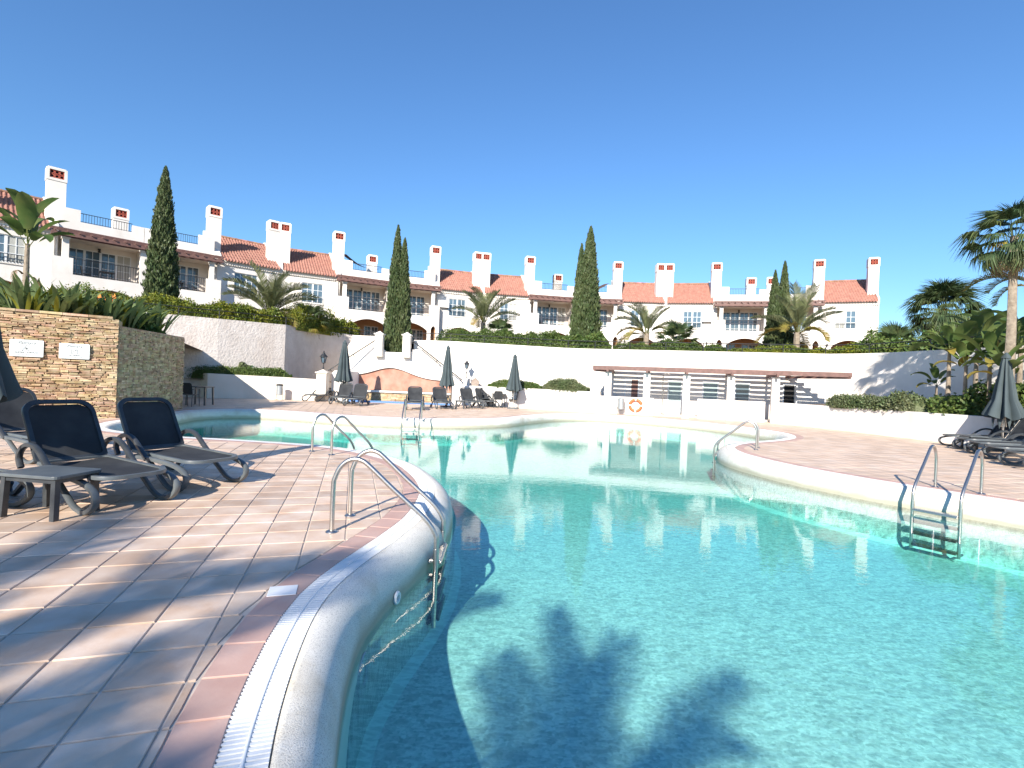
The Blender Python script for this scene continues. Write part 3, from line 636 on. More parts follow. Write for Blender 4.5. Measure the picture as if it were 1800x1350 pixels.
def build_house(var=0):
    h = thing('townhouse', 'x', 'house')
    W_ = 8.3; E = 5.5
    # walls
    mb = MB()
    holes_wall(mb, 0, 4.05, 2.55, E, 0, .25, [(1.55, 3.1, 3.25, 4.78)])
    mb.box(0, .75, 0, .25, -.6, 2.55); mb.box(3.3, 4.05, 0, .25, -.6, 2.55); arch_head(mb, .75, 3.3, 1.75, .55, 2.55, 0, .25)
    mb.build('wall', M_white, h)
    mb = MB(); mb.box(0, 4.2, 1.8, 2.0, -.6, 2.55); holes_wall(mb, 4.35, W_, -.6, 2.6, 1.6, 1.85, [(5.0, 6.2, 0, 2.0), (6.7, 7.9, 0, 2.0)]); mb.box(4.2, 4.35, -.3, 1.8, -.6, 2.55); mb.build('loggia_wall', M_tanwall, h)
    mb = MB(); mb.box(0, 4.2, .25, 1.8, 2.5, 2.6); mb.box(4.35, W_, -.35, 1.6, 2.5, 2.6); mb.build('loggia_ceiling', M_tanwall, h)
    # balcony block with arches
    mb = MB(); y0, y1 = -.6, -.35
    mb.box(4.05, 4.3, y0, y1, -.6, 2.6); mb.box(4.75, 5.05, y0, y1, -.6, 2.6); mb.box(8.1, W_, y0, y1, -.6, 2.6)
    arch_head(mb, 4.3, 4.75, 1.9, .3, 2.6, y0, y1, 8); arch_head(mb, 5.05, 8.1, 1.75, .6, 2.6, y0, y1, 14)
    mb.box(4.05, W_, y0, y1, 2.6, 3.0); mb.box(4.05, 4.2, y1, 0, -.6, 3.0)
    mb.box(4.05, 4.95, y0 - .002, y0 + .2, 3.0, 3.95); mb.box(4.05, 4.2, y0 + .2, 0, 3.0, 3.95)
    mb.build('balcony_wall', M_white, h)
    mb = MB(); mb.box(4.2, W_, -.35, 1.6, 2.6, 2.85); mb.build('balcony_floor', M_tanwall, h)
    # upper back wall of the balcony, parapets
    mb = MB(); holes_wall(mb, 4.2, W_, 2.85, 5.25, 1.6, 1.85, [(4.95, 7.95, 2.86, 4.95)]); mb.box(4.05, 4.2, 0, 1.85, 2.85, E); mb.box(W_ - .1, W_, -.35, 1.6, 2.85, 5.25); mb.build('balcony_back_wall', M_white, h)
    mb = MB(); mb.box(4.2, W_, .3, 1.85, 5.25, 5.45); mb.build('terrace_slab', M_white, h)
    mb = MB(); mb.box(4.35, W_, .25, .5, 5.3, 6.3); mb.box(4.35, 5.3, .252, .5, 6.3, 7.0); mb.box(7.7, W_, .252, .5, 6.3, 6.75)
    mb.box(4.35, W_, 3.4, 3.6, 5.45, 6.55); mb.build('parapet', M_white, h)
    railing(h, (5.3, .37, 0), (7.7, .37, 0), 6.3, 6.85)
    # sloping party walls
    for a, b in ((3.98, 4.35), (0, .14)):
        mb = MB(); T = Matrix(((0, 0, 1, 0), (1, 0, 0, 0), (0, 1, 0, 0), (0, 0, 0, 1)))
        mb.prism([(-.12, E - .25), (-.12, E + .28), (.2, E + .5), (3.7, 8.15), (3.95, 8.15), (3.95, 2.0), (.3, 2.0), (.05, E - .25)], a, b, T); mb.build('party_wall', M_white, h)
    mb = MB(); mb.box(0, W_, 7.6, 7.8, -.6, 5.4); mb.box(0, .2, 3.95, 7.6, -.6, 5.4); mb.box(W_ - .2, W_, 1.85, 7.6, -.6, 5.4); mb.box(0, W_, 3.95, 7.8, 5.4, 5.5); mb.build('rear_wall', M_white, h)
    mb = MB(); mb.box(0, 3.98, -.15, 0, E - .12, E); mb.box(0, 3.98, -.07, 0, E - .24, E - .12)
    for i in range(26): mb.box(.05 + i * .152, .13 + i * .152, -.12, 0, E - .32, E - .24)
    mb.build('cornice', M_white, h)
    roof_tiles(h, .14, 3.98, -.28, E - .02, 3.6, 7.85)
    mb = MB(); mb.add([(.14, 3.6, 7.9), (3.98, 3.6, 7.9), (3.98, 7.8, 5.45), (.14, 7.8, 5.45)], [(0, 1, 2, 3)]); mb.build('rear_roof', M_roof, h)
    chimney(h, -.12, .70, .75, 1.45, E, 9.3); chimney(h, 3.84, 4.72, .62, 1.35, E, 9.3)
    # windows, doors
    f = window(h, 1.55, 3.1, 3.25, 4.78, .1, 2, 3, shutter=(var == 1)); mb = MB(); mb.box(1.5, 3.15, -.06, .1, 3.18, 3.25); mb.build('sill', M_white, f)
    railing(h, (1.6, -.08, 0), (3.05, -.08, 0), 3.26, 3.72, .13, 'window_railing')
    window(h, 4.95, 7.95, 2.86, 4.95, 1.66, 2, 4, 'sliding_door', shutter=(var == 1), leaves=4)
    window(h, 5.0, 6.2, 0, 2.0, 1.7, 2, 3, 'glass_door', leaves=2); window(h, 6.7, 7.9, 0, 2.0, 1.7, 2, 3, 'glass_door', leaves=2)
    railing(h, (4.97, -.5, 0), (8.05, -.5, 0), 3.0, 3.95, .12, 'balcony_railing')
    for x in (4.62, 8.14):
        mb = MB(); mb.box(x - .14, x + .14, -.58, -.3, 3.0 if x > 5 else 3.95, 5.02); mb.box(x - .19, x + .19, -.63, -.25, 5.02, 5.12); mb.build('column', M_white, h)
    # pergola
    for y in (-.85, -.42):
        mb = MB(); mb.box(4.0, W_, y - .05, y + .05, 5.14, 5.34); mb.build('pergola_beam', M_brown, h)
    for i in range(9): x = 4.15 + i * .51; mb = MB(); mb.box(x - .035, x + .035, -1.0, .24, 5.345, 5.48); mb.build('rafter', M_brown, h)
    mb = MB()
    for i in range(5): mb.box(3.95, W_, -1.0 + i * .24, -.96 + i * .24, 5.485, 5.54)
    mb.build('batten', M_brown, h)
    # lamp
    mb = MB(); mb.box(3.55, 3.63, -.06, 0, 1.95, 2.05); mb.tube([(3.59, -.08, 1.75), (3.59, -.08, 1.95)], [.04, .07], 6); mb.build('wall_lamp', M_iron, h)
    mb = MB(); mb.box(6.3, 6.42, 1.45, 1.6, 5.02, 5.12); mb.tube([(6.36, 1.5, 4.9), (6.36, 1.42, 5.03)], [.09, .03], 6); mb.build('balcony_lamp', M_iron, h)
    return h
# D = line of the double chimney, T = middle of the roof terrace
HP = dict(D0=(-29.8, 26.4), T1=(-23.9, 32.9), D1=(-17.75, 38.6), T2=(-10.5, 42.6), D2=(-2.9, 45.4), T3=(5.4, 46.9), D3=(13.7, 46.8), T4=(22.0, 44.8), D4=(29.6, 41.7))
HL = [('D0', 'T1', 'townhouse at the far left of the row, behind the tall bird-of-paradise tree'), ('D1', 'T1', 'townhouse just right of the tallest lone cypress, behind the feather palm'),
      ('D1', 'T2', 'townhouse with open balcony doors between the left feather palm and the twin cypress'), ('D2', 'T2', 'townhouse directly right of the twin-tipped cypress, behind the second feather palm'),
      ('D2', 'T3', 'townhouse with a shutter half closed, left of the broad central cypress'), ('D3', 'T3', 'townhouse directly right of the broad central cypress'),
      ('D3', 'T4', 'townhouse left of the rightmost cypress, above the right end of the pergola'), ('D4', 'T4', 'end townhouse of the row at the right, with a gable chimney beside open sky')]
GZ = 3.6
proto = [build_house(0), build_house(1)]
small = None
for i, (a, b, lab) in enumerate(HL):
    A, B = Vector(HP[a]), Vector(HP[b]); L_ = (B - A).length; right = B.x > A.x; dr_ = (B - A) if right else (A - B); ang = math.atan2(dr_.y, dr_.x)
    sc = (L_ / 8.3 * (1 if right else -1), 1, 1); v = 1 if i in (4, 0, 7) else 0; first = (v == 0 and i == 1) or (v == 1 and i == 0)
    if first: h = proto[v]; h.location = (A.x, A.y, GZ); h.rotation_euler = (0, 0, ang); h.scale = sc; tag(h, lab, 'house', 'white townhouses in a row above the pool')
    else: h = dup(proto[v], (A.x, A.y, GZ), ang, lab, 'white townhouses in a row above the pool', sc)
    if right:   # the lower stair chimney between two roof terraces belongs to the left house of the pair
        mbh = []
        chimney(h, 7.3, 8.15, 3.7, 4.4, 5.5, 8.55)
bpy.context.view_layer.update()
def on_house(i, u, v, z):
    h = [o for o in bpy.data.objects if o.get('label') == HL[i][2]][0]; return h.matrix_world @ Vector((u, v, z)), h.rotation_euler.z
def sail(pts, lab):
    a, b, c, d = [Vector(p) for p in pts]; n = 10; V = []; 
    for i in range(n + 1):
        for j in range(n + 1):
            s, t = i / n, j / n; p = a.lerp(b, s).lerp(d.lerp(c, s), t); p.z -= .5 * math.sin(PI * s) * (1 - .3 * t); V.append(tuple(p))
    Fc = [(i * (n + 1) + j, i * (n + 1) + j + 1, (i + 1) * (n + 1) + j + 1, (i + 1) * (n + 1) + j) for i in range(n) for j in range(n)]
    o = npmesh('shade_sail', V, Fc, M_sail, smooth=True); return tag(o, lab, 'shade sail')
M_sail = mat('brown_sail_cloth', (.13, .07, .05), .9, trans=.2)
P = [on_house(2, u, v, z)[0] for u, v, z in ((4.9, .9, 7.6), (8.0, .9, 6.9), (8.0, 3.2, 7.2), (4.9, 3.2, 8.1))]; sail(P, 'sagging brown shade sail on the roof terrace left of the twin cypress')
P = [on_house(5, u, v, z)[0] for u, v, z in ((5.0, .9, 7.3), (8.0, .9, 6.8), (8.0, 3.0, 7.3), (5.2, 3.0, 7.6))]; sail(P, 'small brown shade sail on the roof terrace right of the central cypress')

# ------------------------------------------------------------------ changing-room pergola
PA, PB = Vector((3.95, 25.3, 0)), Vector((14.55, 22.0, 0)); pd = (PB - PA).normalized(); pn = Vector((-pd.y, pd.x, 0)); PL = (PB - PA).length; pang = math.atan2(pd.y, pd.x)
pg = thing('pergola', 'long white-posted pergola with brown beams over the changing-room doors', 'pergola', PA, pang)
posts = [.78, 2.62, 4.42, 6.35, 8.2]
for u in posts:
    mb = MB(); mb.box(u - .16, u + .16, 0, .32, 0, 2.06); mb.build('post', M_white, pg, bevel=.008)
    mb = MB(); mb.box(u - .05, u + .05, -.42, 2.45, 2.06, 2.2); mb.build('cross_beam', M_brown, pg)
for k, y in enumerate((-.3, .08, .5, .95, 1.4, 1.85, 2.25)):
    e = .16 * k; mb = MB(); u0 = .05 + e * .9; u1 = PL - .05 - e * 1.9
    mb.box(u0, u1, y, y + .09, 2.203, 2.32) if k else mb.box(u0, u1, y, y + .09, 2.14, 2.34); mb.build('slat_beam', M_brown, pg)
for a, b in (((.12, -.3), (.75, 2.35)), ((PL - .12, -.3), (9.0, 2.35))):
    mb = MB(); mb.bar((a[0], a[1], 2.13), (b[0], b[1], 2.13), .09, .12); mb.build('end_beam', M_brown, pg)
for u0, u1, zt in ((.3, 2.95, .86), (4.95, 7.85, .93)):
    mb = MB(); mb.box(u0, u1, .33, .5, 0, zt); mb.build('screen_wall', M_white, pg, bevel=.008)
mb = MB()
mb.box(2.95, 8.25, .7, 2.25, 0, .07); mb.build('step', M_cream, pg)
# doors and windows of the changing rooms: set in the wall behind the pergola
def cr(name, u0, u1, z0, z1, m, lab, cat, frame=True):
    t = thing(name, lab, cat, PA + pd * ((u0 + u1) / 2) + pn * 2.28 + Vector((0, 0, z0)), pang); w = (u1 - u0) / 2; H = z1 - z0
    mb = MB(); mb.box(-w - .05, -w, -.06, .1, 0, H); mb.box(w, w + .05, -.06, .1, 0, H); mb.box(-w - .05, w + .05, -.06, .1, H, H + .05); mb.build('frame', M_frame, t)
    mb = MB(); mb.box(-w, w, -.03, .06, 0.003, H - .002); mb.build('leaf', m, t, bevel=.006)
    return t
# the wall just behind the pergola (face of the changing rooms)
mb = MB(); mb.box(-.3, PL + .6, 2.32, 2.5, 0, 2.9); w = mb.build('changing_room_wall', M_white); w.location = PA; w.rotation_euler = (0, 0, pang); tag(w, 'white rear wall of the changing rooms striped by the pergola shadow', 'wall')
d1 = cr('doorway', 1.45, 2.08, .07, 1.75, M_dark, 'doorway under the left end of the pergola, its inner shade a painted dark panel', 'doorway')  # solid panel painted near-black as the shade of the interior
mb = MB(); mb.box(-.02, .32, -.05, -.02, .02, 1.66); mb.build('door', M_brown, d1)
cr('door', 3.62, 4.22, .12, 1.72, M_teal, 'grey-green door under the pergola beside the outdoor shower', 'door')
d3 = cr('window', 5.3, 5.95, .75, 1.72, M_teal, 'left grey-green shutter under the pergola, above the long screen wall', 'window')
d4 = cr('window', 6.8, 7.4, .75, 1.72, M_glass, 'right blue-grey window under the pergola, crossed by a diagonal shadow', 'window')
d5 = cr('doorway', 8.95, 9.4, .4, 1.75, M_dark, 'narrow doorway at the right end of the pergola, its inner shade a painted dark panel', 'doorway')  # shade inside painted as a solid near-black panel
mb = MB(); mb.box(.23, .27, -.45, -.02, 0, 1.34); mb.build('door', M_frame, d5)
# shower
p = PA + pd * 3.35 + pn * .75
t = thing('outdoor_shower', 'slim steel outdoor shower pole beside the grey-green door', 'shower', (p.x, p.y, .07), pang)
mb = MB(); mb.tube([(0, 0, 0), (0, 0, 1.85), (.04, 0, 1.98), (.16, 0, 2.02), (.28, 0, 1.98)], .022, 8); mb.build('pole', M_steel, t, smooth=True); mb = MB(); mb.lathe([(.001, .03), (.05, .02), (.06, 0), (.001, 0)], 12, (.29, 0, 1.94)); mb.build('shower_head', M_steel, t)
mb = MB(); mb.tube([(.0, 0, .03), (.12, -.06, .02)], .02, 6); mb.build('foot_tap', M_steel, t)
# life ring on its wall
p = D(1124, 711, (PA + pd * 2.15).y + .2); q = PA + pd * 2.12 + pn * .25
lr = thing('life_ring', 'orange life ring with white bands hung on the screen wall', 'life ring', (q.x, q.y, .47), pang)
mb = MB(); R1, R2 = .27, .065; V = []; 
def torus(mb, a0, a1, R1, R2, n=10, m=10):
    b = len(mb.v)
    for i in range(n + 1):
        a = a0 + (a1 - a0) * i / n
        for j in range(m): t_ = 2 * PI * j / m; mb.v.append(((R1 + R2 * math.cos(t_)) * math.cos(a), R2 * math.sin(t_), (R1 + R2 * math.cos(t_)) * math.sin(a)))
    for i in range(n):
        for j in range(m): mb.f.append((b + i * m + j, b + i * m + (j + 1) % m, b + (i + 1) * m + (j + 1) % m, b + (i + 1) * m + j)); mb.mi.append(0)
torus(mb, 0, 2 * PI, R1, R2, 40, 12); mb.build('ring', M_orange, lr, smooth=True)
for k in range(4):
    mb = MB(); a = PI / 4 + k * PI / 2 + PI / 4; torus(mb, a - .12, a + .12, R1, R2 + .006, 4, 12); mb.build('band', M_grate, lr, smooth=True)
mb = MB(); mb.tube([(.36 * math.cos(a), -.02, .36 * math.sin(a)) for a in np.linspace(0, 2 * PI, 25)], .008, 5); mb.build('rope', M_grate, lr)
def bin_(px, Y, lab, H=.72):
    r_ = ray(px, 0); p = D(px, 700, Y); t = thing('litter_bin', lab, 'bin', (p.x, p.y, 0), pang)
    mb = MB(); mb.lathe([(.13, .25), (.15, .27), (.155, H), (.14, H)], 16); mb.build('bucket', M_binmat, t, smooth=True)
    mb = MB(); mb.lathe([(.165, H), (.165, H + .05), (.12, H + .08), (.001, H + .085)], 16); mb.build('lid', M_binmat if 'right' in lab else M_iron, t, smooth=True)
    mb = MB()
    for x in (-.19, .19): mb.tube([(x, .0, 0), (x, 0, .55)], .012, 6); mb.tube([(x, -.12, .012), (x, .12, .012)], .012, 6)
    mb.tube([(-.19, 0, .2), (.19, 0, .2)], .01, 6); mb.tube([(-.19, 0, .12), (.19, 0, .12)], .01, 6); mb.build('stand', M_steel, t); return t
bin_(1092, 24.85, 'grey cylindrical litter bin beside the life ring, right of the planter'); bin_(491, 25.6, 'litter bin with a black rim against the low cream wall')

# ------------------------------------------------------------------ ladders
def ladder(base, dirv, lab, first=None):
    ang = math.atan2(dirv[1], dirv[0])
    if first: return dup(first, (base.x, base.y, 0), ang, lab, 'steel pool ladders')
    t = thing('pool_ladder', lab, 'ladder', (base.x, base.y, 0), ang, 'steel pool ladders'); Wd = .55; r = .0215
    pr = [(0, .01), (0, .40), (.012, .48), (.05, .57), (.11, .63), (.18, .655), (.25, .64), (.32, .59), (.54, .39), (.78, .185), (.87, .09), (.92, 0), (.93, -.10), (.93, -.82)]
    pr2 = [tuple(p)[:2] for p in catmull([(a, b, 0) for a, b in pr], 3)]
    for y in (0, Wd):
        mb = MB(); mb.tube([(a, y, b) for a, b in pr2], r, 12); ra = mb.build('rail', M_steel, t, smooth=True)
        mb = MB(); mb.lathe([(.001, .018), (.035, .018), (.05, .01), (.055, .002)], 16, (0, y, 0)); mb.build('flange', M_steel, ra, smooth=True)
        mb = MB(); mb.tube([(.93, y, -.12), (.93, y, -.24)], .026, 12); mb.build('sleeve', M_steel, ra, smooth=True)
        mb = MB(); mb.tube([(.93, y, -.76), (.86, y, -.79), (.78, y, -.79)], .018, 8); mb.build('wall_stay', M_resin2, ra)
    for z in (-.24, -.41, -.58, -.75):
        mb = MB(); mb.box(.87, .97, .02, Wd - .02, z - .012, z + .012); mb.tube([(.87, .02, z - .012), (.87, Wd - .02, z - .012)], .014, 6); mb.tube([(.97, .02, z - .012), (.97, Wd - .02, z - .012)], .014, 6)
        tr_ = mb.build('tread', M_steel if z > -.3 else M_resin, t, bevel=.004)
    return t
l1 = ladder(G(583, 935), (1, 0.02), 'nearest steel pool ladder, in the left foreground beside the deck')
def lad2(pa, pb, toward, lab):
    a, b = G(*pa), G(*pb); m = (a + b) / 2; t = (b - a).normalized(); d = Vector((-t.y, t.x, 0))
    if d.dot(Vector(toward)) < 0: t = -t; d = -d
    # local +y must be the side direction left of d
    s = Vector((-d.y, d.x, 0)); base = m - s * .275; return ladder(base, (d.x, d.y), lab, l1)
lad2((546, 793), (585, 800), (.5, .8, 0), 'steel pool ladder at the back edge of the tiled peninsula, behind the nearest one')
lad2((711, 735.5), (742, 736.5), (0, -1, 0), 'steel pool ladder on the far edge in front of the dark loungers')
lad2((1645, 856), (1723, 868), (-.6, -.7, 0), 'steel pool ladder at the right edge of the pool, seen from the water')
lad2((1328, 792), (1333, 786), (-1, .2, 0), 'steel pool ladder at the tip of the right-hand deck')

# ------------------------------------------------------------------ loungers, tables, chairs, parasols
def flat_sweep(mb, pts, w, t, y):
    """a flat strap of width w (across y) and thickness t following (x, z) points"""
    P = [Vector((a, 0, b)) for a, b in pts]; b0 = len(mb.v); n = len(P)
    for i, p in enumerate(P):
        d = (P[min(i + 1, n - 1)] - P[max(0, i - 1)]).normalized(); nz = Vector((-d.z, 0, d.x)); ts = t if not isinstance(t, (list, tuple)) else t[i]
        for sy, sz in ((-.5, -.35), (-.5, .35), (-.25, .5), (.25, .5), (.5, .35), (.5, -.35), (.25, -.5), (-.25, -.5)): mb.v.append((p.x + nz.x * ts * sz, y + w * sy, p.z + nz.z * ts * sz))
    for i in range(n - 1):
        for k in range(8): mb.f.append((b0 + i * 8 + k, b0 + i * 8 + (k + 1) % 8, b0 + (i + 1) * 8 + (k + 1) % 8, b0 + (i + 1) * 8 + k)); mb.mi.append(0)
    mb.f += [tuple(b0 + k for k in range(8)), tuple(b0 + (n - 1) * 8 + k for k in range(8))]; mb.mi += [0, 0]
def sm2(p, n=5): return [(q[0], q[1]) for q in catmull([(a, b, 0) for a, b in p], n)]
def rounded_panel(Lx, Wd, r0, r1, n=6):
    """outline in x (0..Lx), y (-W/2..W/2), corner radius r0 at x=0 and r1 at x=Lx"""
    h = Wd / 2; pts = []
    for cx, cy, r, a0 in ((r0, -h + r0, r0, PI), (Lx - r1, -h + r1, r1, 1.5 * PI), (Lx - r1, h - r1, r1, 0), (r0, h - r0, r0, .5 * PI)):
        for i in range(n + 1): a = a0 + PI / 2 * i / n; pts.append((cx + r * math.cos(a), cy + r * math.sin(a)))
    return pts
def panel(mb_frame, mb_sling, Lx, Wd, r0, r1, T, bow=.02, rim=.045, th=.035):
    out = rounded_panel(Lx, Wd, r0, r1); c = (Lx / 2, 0); k = len(out)
    inn = [(c[0] + (x - c[0]) * (1 - 2 * rim / Lx), y * (1 - 2 * rim / Wd)) for x, y in out]
    z = lambda x, y: -bow * (1 - (2 * y / Wd) ** 2)
    V = [T @ Vector((x, y, 0)) for x, y in out] + [T @ Vector((x * .996 + .002 * Lx, y * .985, th * .5)) for x, y in out] + [T @ Vector((x, y, th * .45)) for x, y in inn] + [T @ Vector((x, y, -.005)) for x, y in inn] + [T @ Vector((x, y, -th * .5)) for x, y in out]
    Fc = []
    for a, b in ((0, 1), (1, 2), (2, 3), (4, 0), (3, 4)):
        for i in range(k): Fc.append((a * k + i, a * k + (i + 1) % k, b * k + (i + 1) % k, b * k + i))
    mb_frame.add([tuple(v) for v in V], Fc)
    nx, ny = 10, 6; xs = np.linspace(inn[0][0], inn[k // 2][0], 1); V = []; F_ = []
    x0 = min(p[0] for p in inn) + .004; x1 = max(p[0] for p in inn) - .004; w = max(p[1] for p in inn) + .012
    rr0, rr1 = max(.0, r0 - rim), max(.0, r1 - rim)
    for i in range(nx + 1):
        x = x0 + (x1 - x0) * i / nx; ww = w
        if x - x0 < rr0: ww = w - rr0 + math.sqrt(max(0, rr0 ** 2 - (rr0 - (x - x0)) ** 2))
        if x1 - x < rr1: ww = min(ww, w - rr1 + math.sqrt(max(0, rr1 ** 2 - (rr1 - (x1 - x)) ** 2)))
        for j in range(ny + 1): y = -ww + 2 * ww * j / ny; V.append(tuple(T @ Vector((x, y, .008 + z(x, y)))))
    for i in range(nx):
        for j in range(ny): a = i * (ny + 1) + j; F_.append((a, a + 1, a + ny + 2, a + ny + 1))
    mb_sling.add(V, F_)
def lounger(lab, ang=58, grp='sun loungers round the pool'):
    t = thing('sun_lounger', lab, 'sun lounger', (0, 0, 0), 0, grp)
    # local x: foot end at 0, head at 1.9; seat height .33
    mf, ms = MB(), MB(); T = Matrix.Translation((.02, 0, .335)) @ Matrix.Rotation(R(-1.5), 4, 'Y'); panel(mf, ms, 1.24, .66, .20, .05, T, .025)
    mf.build('seat_frame', M_resin2, t, smooth=True); ms.build('seat', M_sling, t, smooth=True)
    mf, ms = MB(), MB(); T = Matrix.Translation((1.25, 0, .36)) @ Matrix.Rotation(R(-ang), 4, 'Y'); panel(mf, ms, .74, .66, .05, .15, T, .03)
    mf.build('backrest_frame', M_resin, t, smooth=True); ms.build('backrest', M_sling, t, smooth=True)
    for s in (-1, 1):
        y = s * .365
        mb = MB(); flat_sweep(mb, sm2([(1.22, .30), (.95, .32), (.6, .315), (.28, .29), (.10, .24), (.04, .17), (.07, .09), (.17, .03), (.28, .015)]), .055, .05, y); mb.build('front_leg', M_resin2, t, smooth=True)
        mb = MB(); flat_sweep(mb, sm2([(.28, .015), (.42, .05), (.60, .17), (.74, .27), (.82, .31)]), .045, .045, y * .99); mb.build('brace', M_resin2, t, smooth=True)
        mb = MB(); flat_sweep(mb, sm2([(.80, .31), (.92, .40), (1.05, .50), (1.18, .555), (1.32, .55), (1.43, .49), (1.47, .40), (1.42, .31)]), .05, .05, y * 1.03); mb.build('armrest', M_resin, t, smooth=True)
        mb = MB(); flat_sweep(mb, sm2([(1.1, .30), (1.25, .24), (1.42, .12), (1.55, .03), (1.66, .02), (1.70, .07), (1.66, .13)]), .05, .045, y); mb.build('rear_leg', M_resin, t, smooth=True)
    mb = MB(); mb.box(.6, .66, -.33, .33, .27, .31); mb.box(1.18, 1.24, -.36, .36, .27, .32); mb.build('cross_bar', M_resin, t)
    return t
def place(o_first, foot, head_dir, lab):
    a = math.atan2(head_dir[1], head_dir[0]); return a
L0 = None
def put_lounger(foot, hd, lab, z=0, proto=None):
    global L0
    a = math.atan2(hd[1], hd[0]); p = proto or L0
    if p is None: L0 = lounger(lab); L0.location = (foot[0], foot[1], z); L0.rotation_euler = (0, 0, a); return L0
    return dup(p, (foot[0], foot[1], z), a, lab, 'sun loungers round the pool')
put_lounger((-3.58, 5.0), (-.9, .43), 'nearest dark sun lounger on the left deck, with the small table at its side')
put_lounger((-3.38, 6.0), (-.89, .45), 'dark sun lounger on the left deck, second from the camera, back raised')
put_lounger((-6.25, 7.3), (-.93, .36), 'sun lounger standing behind the near pair, in front of the sign wall')
put_lounger((-4.62, 4.55), (-.97, .2), 'sun lounger cut by the left frame edge, only its foot end showing below the table')
def fl_(pf, ph, lab, pr=None):
    a, b = G(*pf), G(*ph); d = (b - a).normalized(); return put_lounger((a.x, a.y), (d.x, d.y), lab, 0, pr)
flatl = None
fl_((592, 711), (640, 703), 'far sun lounger, left one of the two side by side at the salmon wall')
fl_((617, 714), (664, 706), 'far sun lounger, right one of the two side by side at the salmon wall')
fl_((730, 721.5), (727, 714), 'far sun lounger facing the pool squarely, directly behind the far ladder')
fl_((783, 720), (757, 712), 'far sun lounger turned slightly right, beside the middle parasol pole')
fl_((838, 719), (793, 711), 'far sun lounger right of the middle parasol, the nearer of its pair')
fl_((866, 717), (815, 709.5), 'far sun lounger right of the middle parasol, last one before the table set')
lowl = lounger('far left sun lounger lying nearly flat below the lantern pillar', 20); a, b = G(541, 706), G(610, 703); lowl.location = a; d = b - a; lowl.rotation_euler = (0, 0, math.atan2(d.y, d.x))
a = G(566, 701); put_lounger((a.x, a.y), (d.x, d.y), 'far sun lounger behind the flat one, under the leftmost parasol')
for k, (x, y) in enumerate(((12.75, 15.0), (12.3, 14.0), (11.75, 13.0), (11.15, 11.9), (10.6, 10.85))):
    put_lounger((x, y), (.975, -.22), ['right-hand sun lounger farthest back, beside the white planter wall', 'second right-hand sun lounger, under the closed parasol', 'middle one of the five right-hand sun loungers', 'fourth right-hand sun lounger from the planter wall', 'nearest of the five right-hand sun loungers'][k])
def side_table(lab, loc, rz, s=(.62, .46, .40)):
    t = thing('side_table', lab, 'side table', loc, rz, 'low plastic side tables')
    mb = MB(); mb.prism(rounded_panel(s[0], s[1], .04, .04, 3), s[2] - .03, s[2]); mb.build('table_top', M_resin2, t, bevel=.006); mb = MB(); mb.box(.03, s[0] - .03, -s[1] / 2 + .03, s[1] / 2 - .03, s[2] - .07, s[2] - .03); mb.build('apron', M_resin, t)
    for x in (.05, s[0] - .05):
        for y in (-1, 1):
            mb = MB(); mb.bar((x, y * (s[1] / 2 - .05), s[2] - .03), (x + (.01 if x > .3 else -.01), y * (s[1] / 2 - .035), 0), .05, .045); mb.build('leg', M_resin, t)
    return t
p = G(100, 917); q = G(46, 906)
side_table('low dark plastic side table beside the nearest lounger', (p.x - .58, p.y + .28, 0), R(-8))
p = G(800, 718); t2 = side_table('low plastic side table between the far loungers right of the middle parasol', (p.x, p.y, 0), 0, (.45, .45, .4))
p = G(622, 708); dup(t2, (p.x, p.y, 0), .3, 'low plastic side table between the far loungers at the leftmost parasol')
p = Vector((12.75, 14.35, 0)); dup(t2, (p.x, p.y, 0), -.2, 'low side table under the right-hand parasol')
def chair(lab):
    t = thing('armchair', lab, 'chair', (0, 0, 0), 0, 'dark plastic chairs')
    mb = MB(); mb.prism(rounded_panel(.46, .46, .06, .06, 3), .42, .45); mb.build('seat', M_resin, t)
    mb = MB(); T = Matrix.Translation((.43, 0, .46)) @ Matrix.Rotation(R(-78), 4, 'Y'); f = rounded_panel(.42, .44, .02, .09, 4); mb.prism(f, 0, .02, T); mb.build('backrest', M_sling, t)
    for x in (.03, .44):
        for y in (-.22, .22): mb = MB(); mb.tube([(x, y, .64 if x < .1 else .44), (x, y, .4), (x + (.03 if x > .1 else -.03), y, 0)], .015, 6); mb.build('leg', M_resin, t)
    for y in (-.22, .22): mb = MB(); flat_sweep(mb, sm2([(.02, .62), (.1, .655), (.35, .65), (.47, .62)]), .04, .022, y); mb.build('armrest', M_resin, t, smooth=True)
    return t
def table(lab, s=.75, H=.72):
    t = thing('table', lab, 'table', (0, 0, 0), 0, 'dark square tables'); mb = MB(); mb.box(-s / 2, s / 2, -s / 2, s / 2, H - .035, H); mb.build('table_top', M_resin, t, bevel=.01)
    for x in (-1, 1):
        for y in (-1, 1): mb = MB(); mb.bar((x * (s / 2 - .06), y * (s / 2 - .06), H - .035), (x * (s / 2 - .04), y * (s / 2 - .04), 0), .05); mb.build('leg', M_resin, t)
    return t
tb = table('square dark table between chairs at the rightmost far parasol'); p = G(876, 716); tb.location = (p.x, p.y + .3, 0)
c0 = chair('dark armchair at the far table set, left of its table'); c0.location = (p.x - .5, p.y + .35, 0); c0.rotation_euler = (0, 0, PI + .2)
dup(c0, (p.x - .05, p.y - .25, 0), -PI / 2 + .1, 'dark armchair at the far table set, nearest the pool'); dup(c0, (p.x + .55, p.y + .3, 0), -.15, 'dark armchair at the far table set, right of its table')
p = Vector((-12.0, 19.9, 0)); tb2 = dup(tb, (p.x - .1, p.y, 0), .1, 'square dark table at the end of the ledge-stone wall'); dup(c0, (p.x + .12, p.y - .75, 0), -PI / 2, 'dark armchair beside the table at the end of the ledge-stone wall')
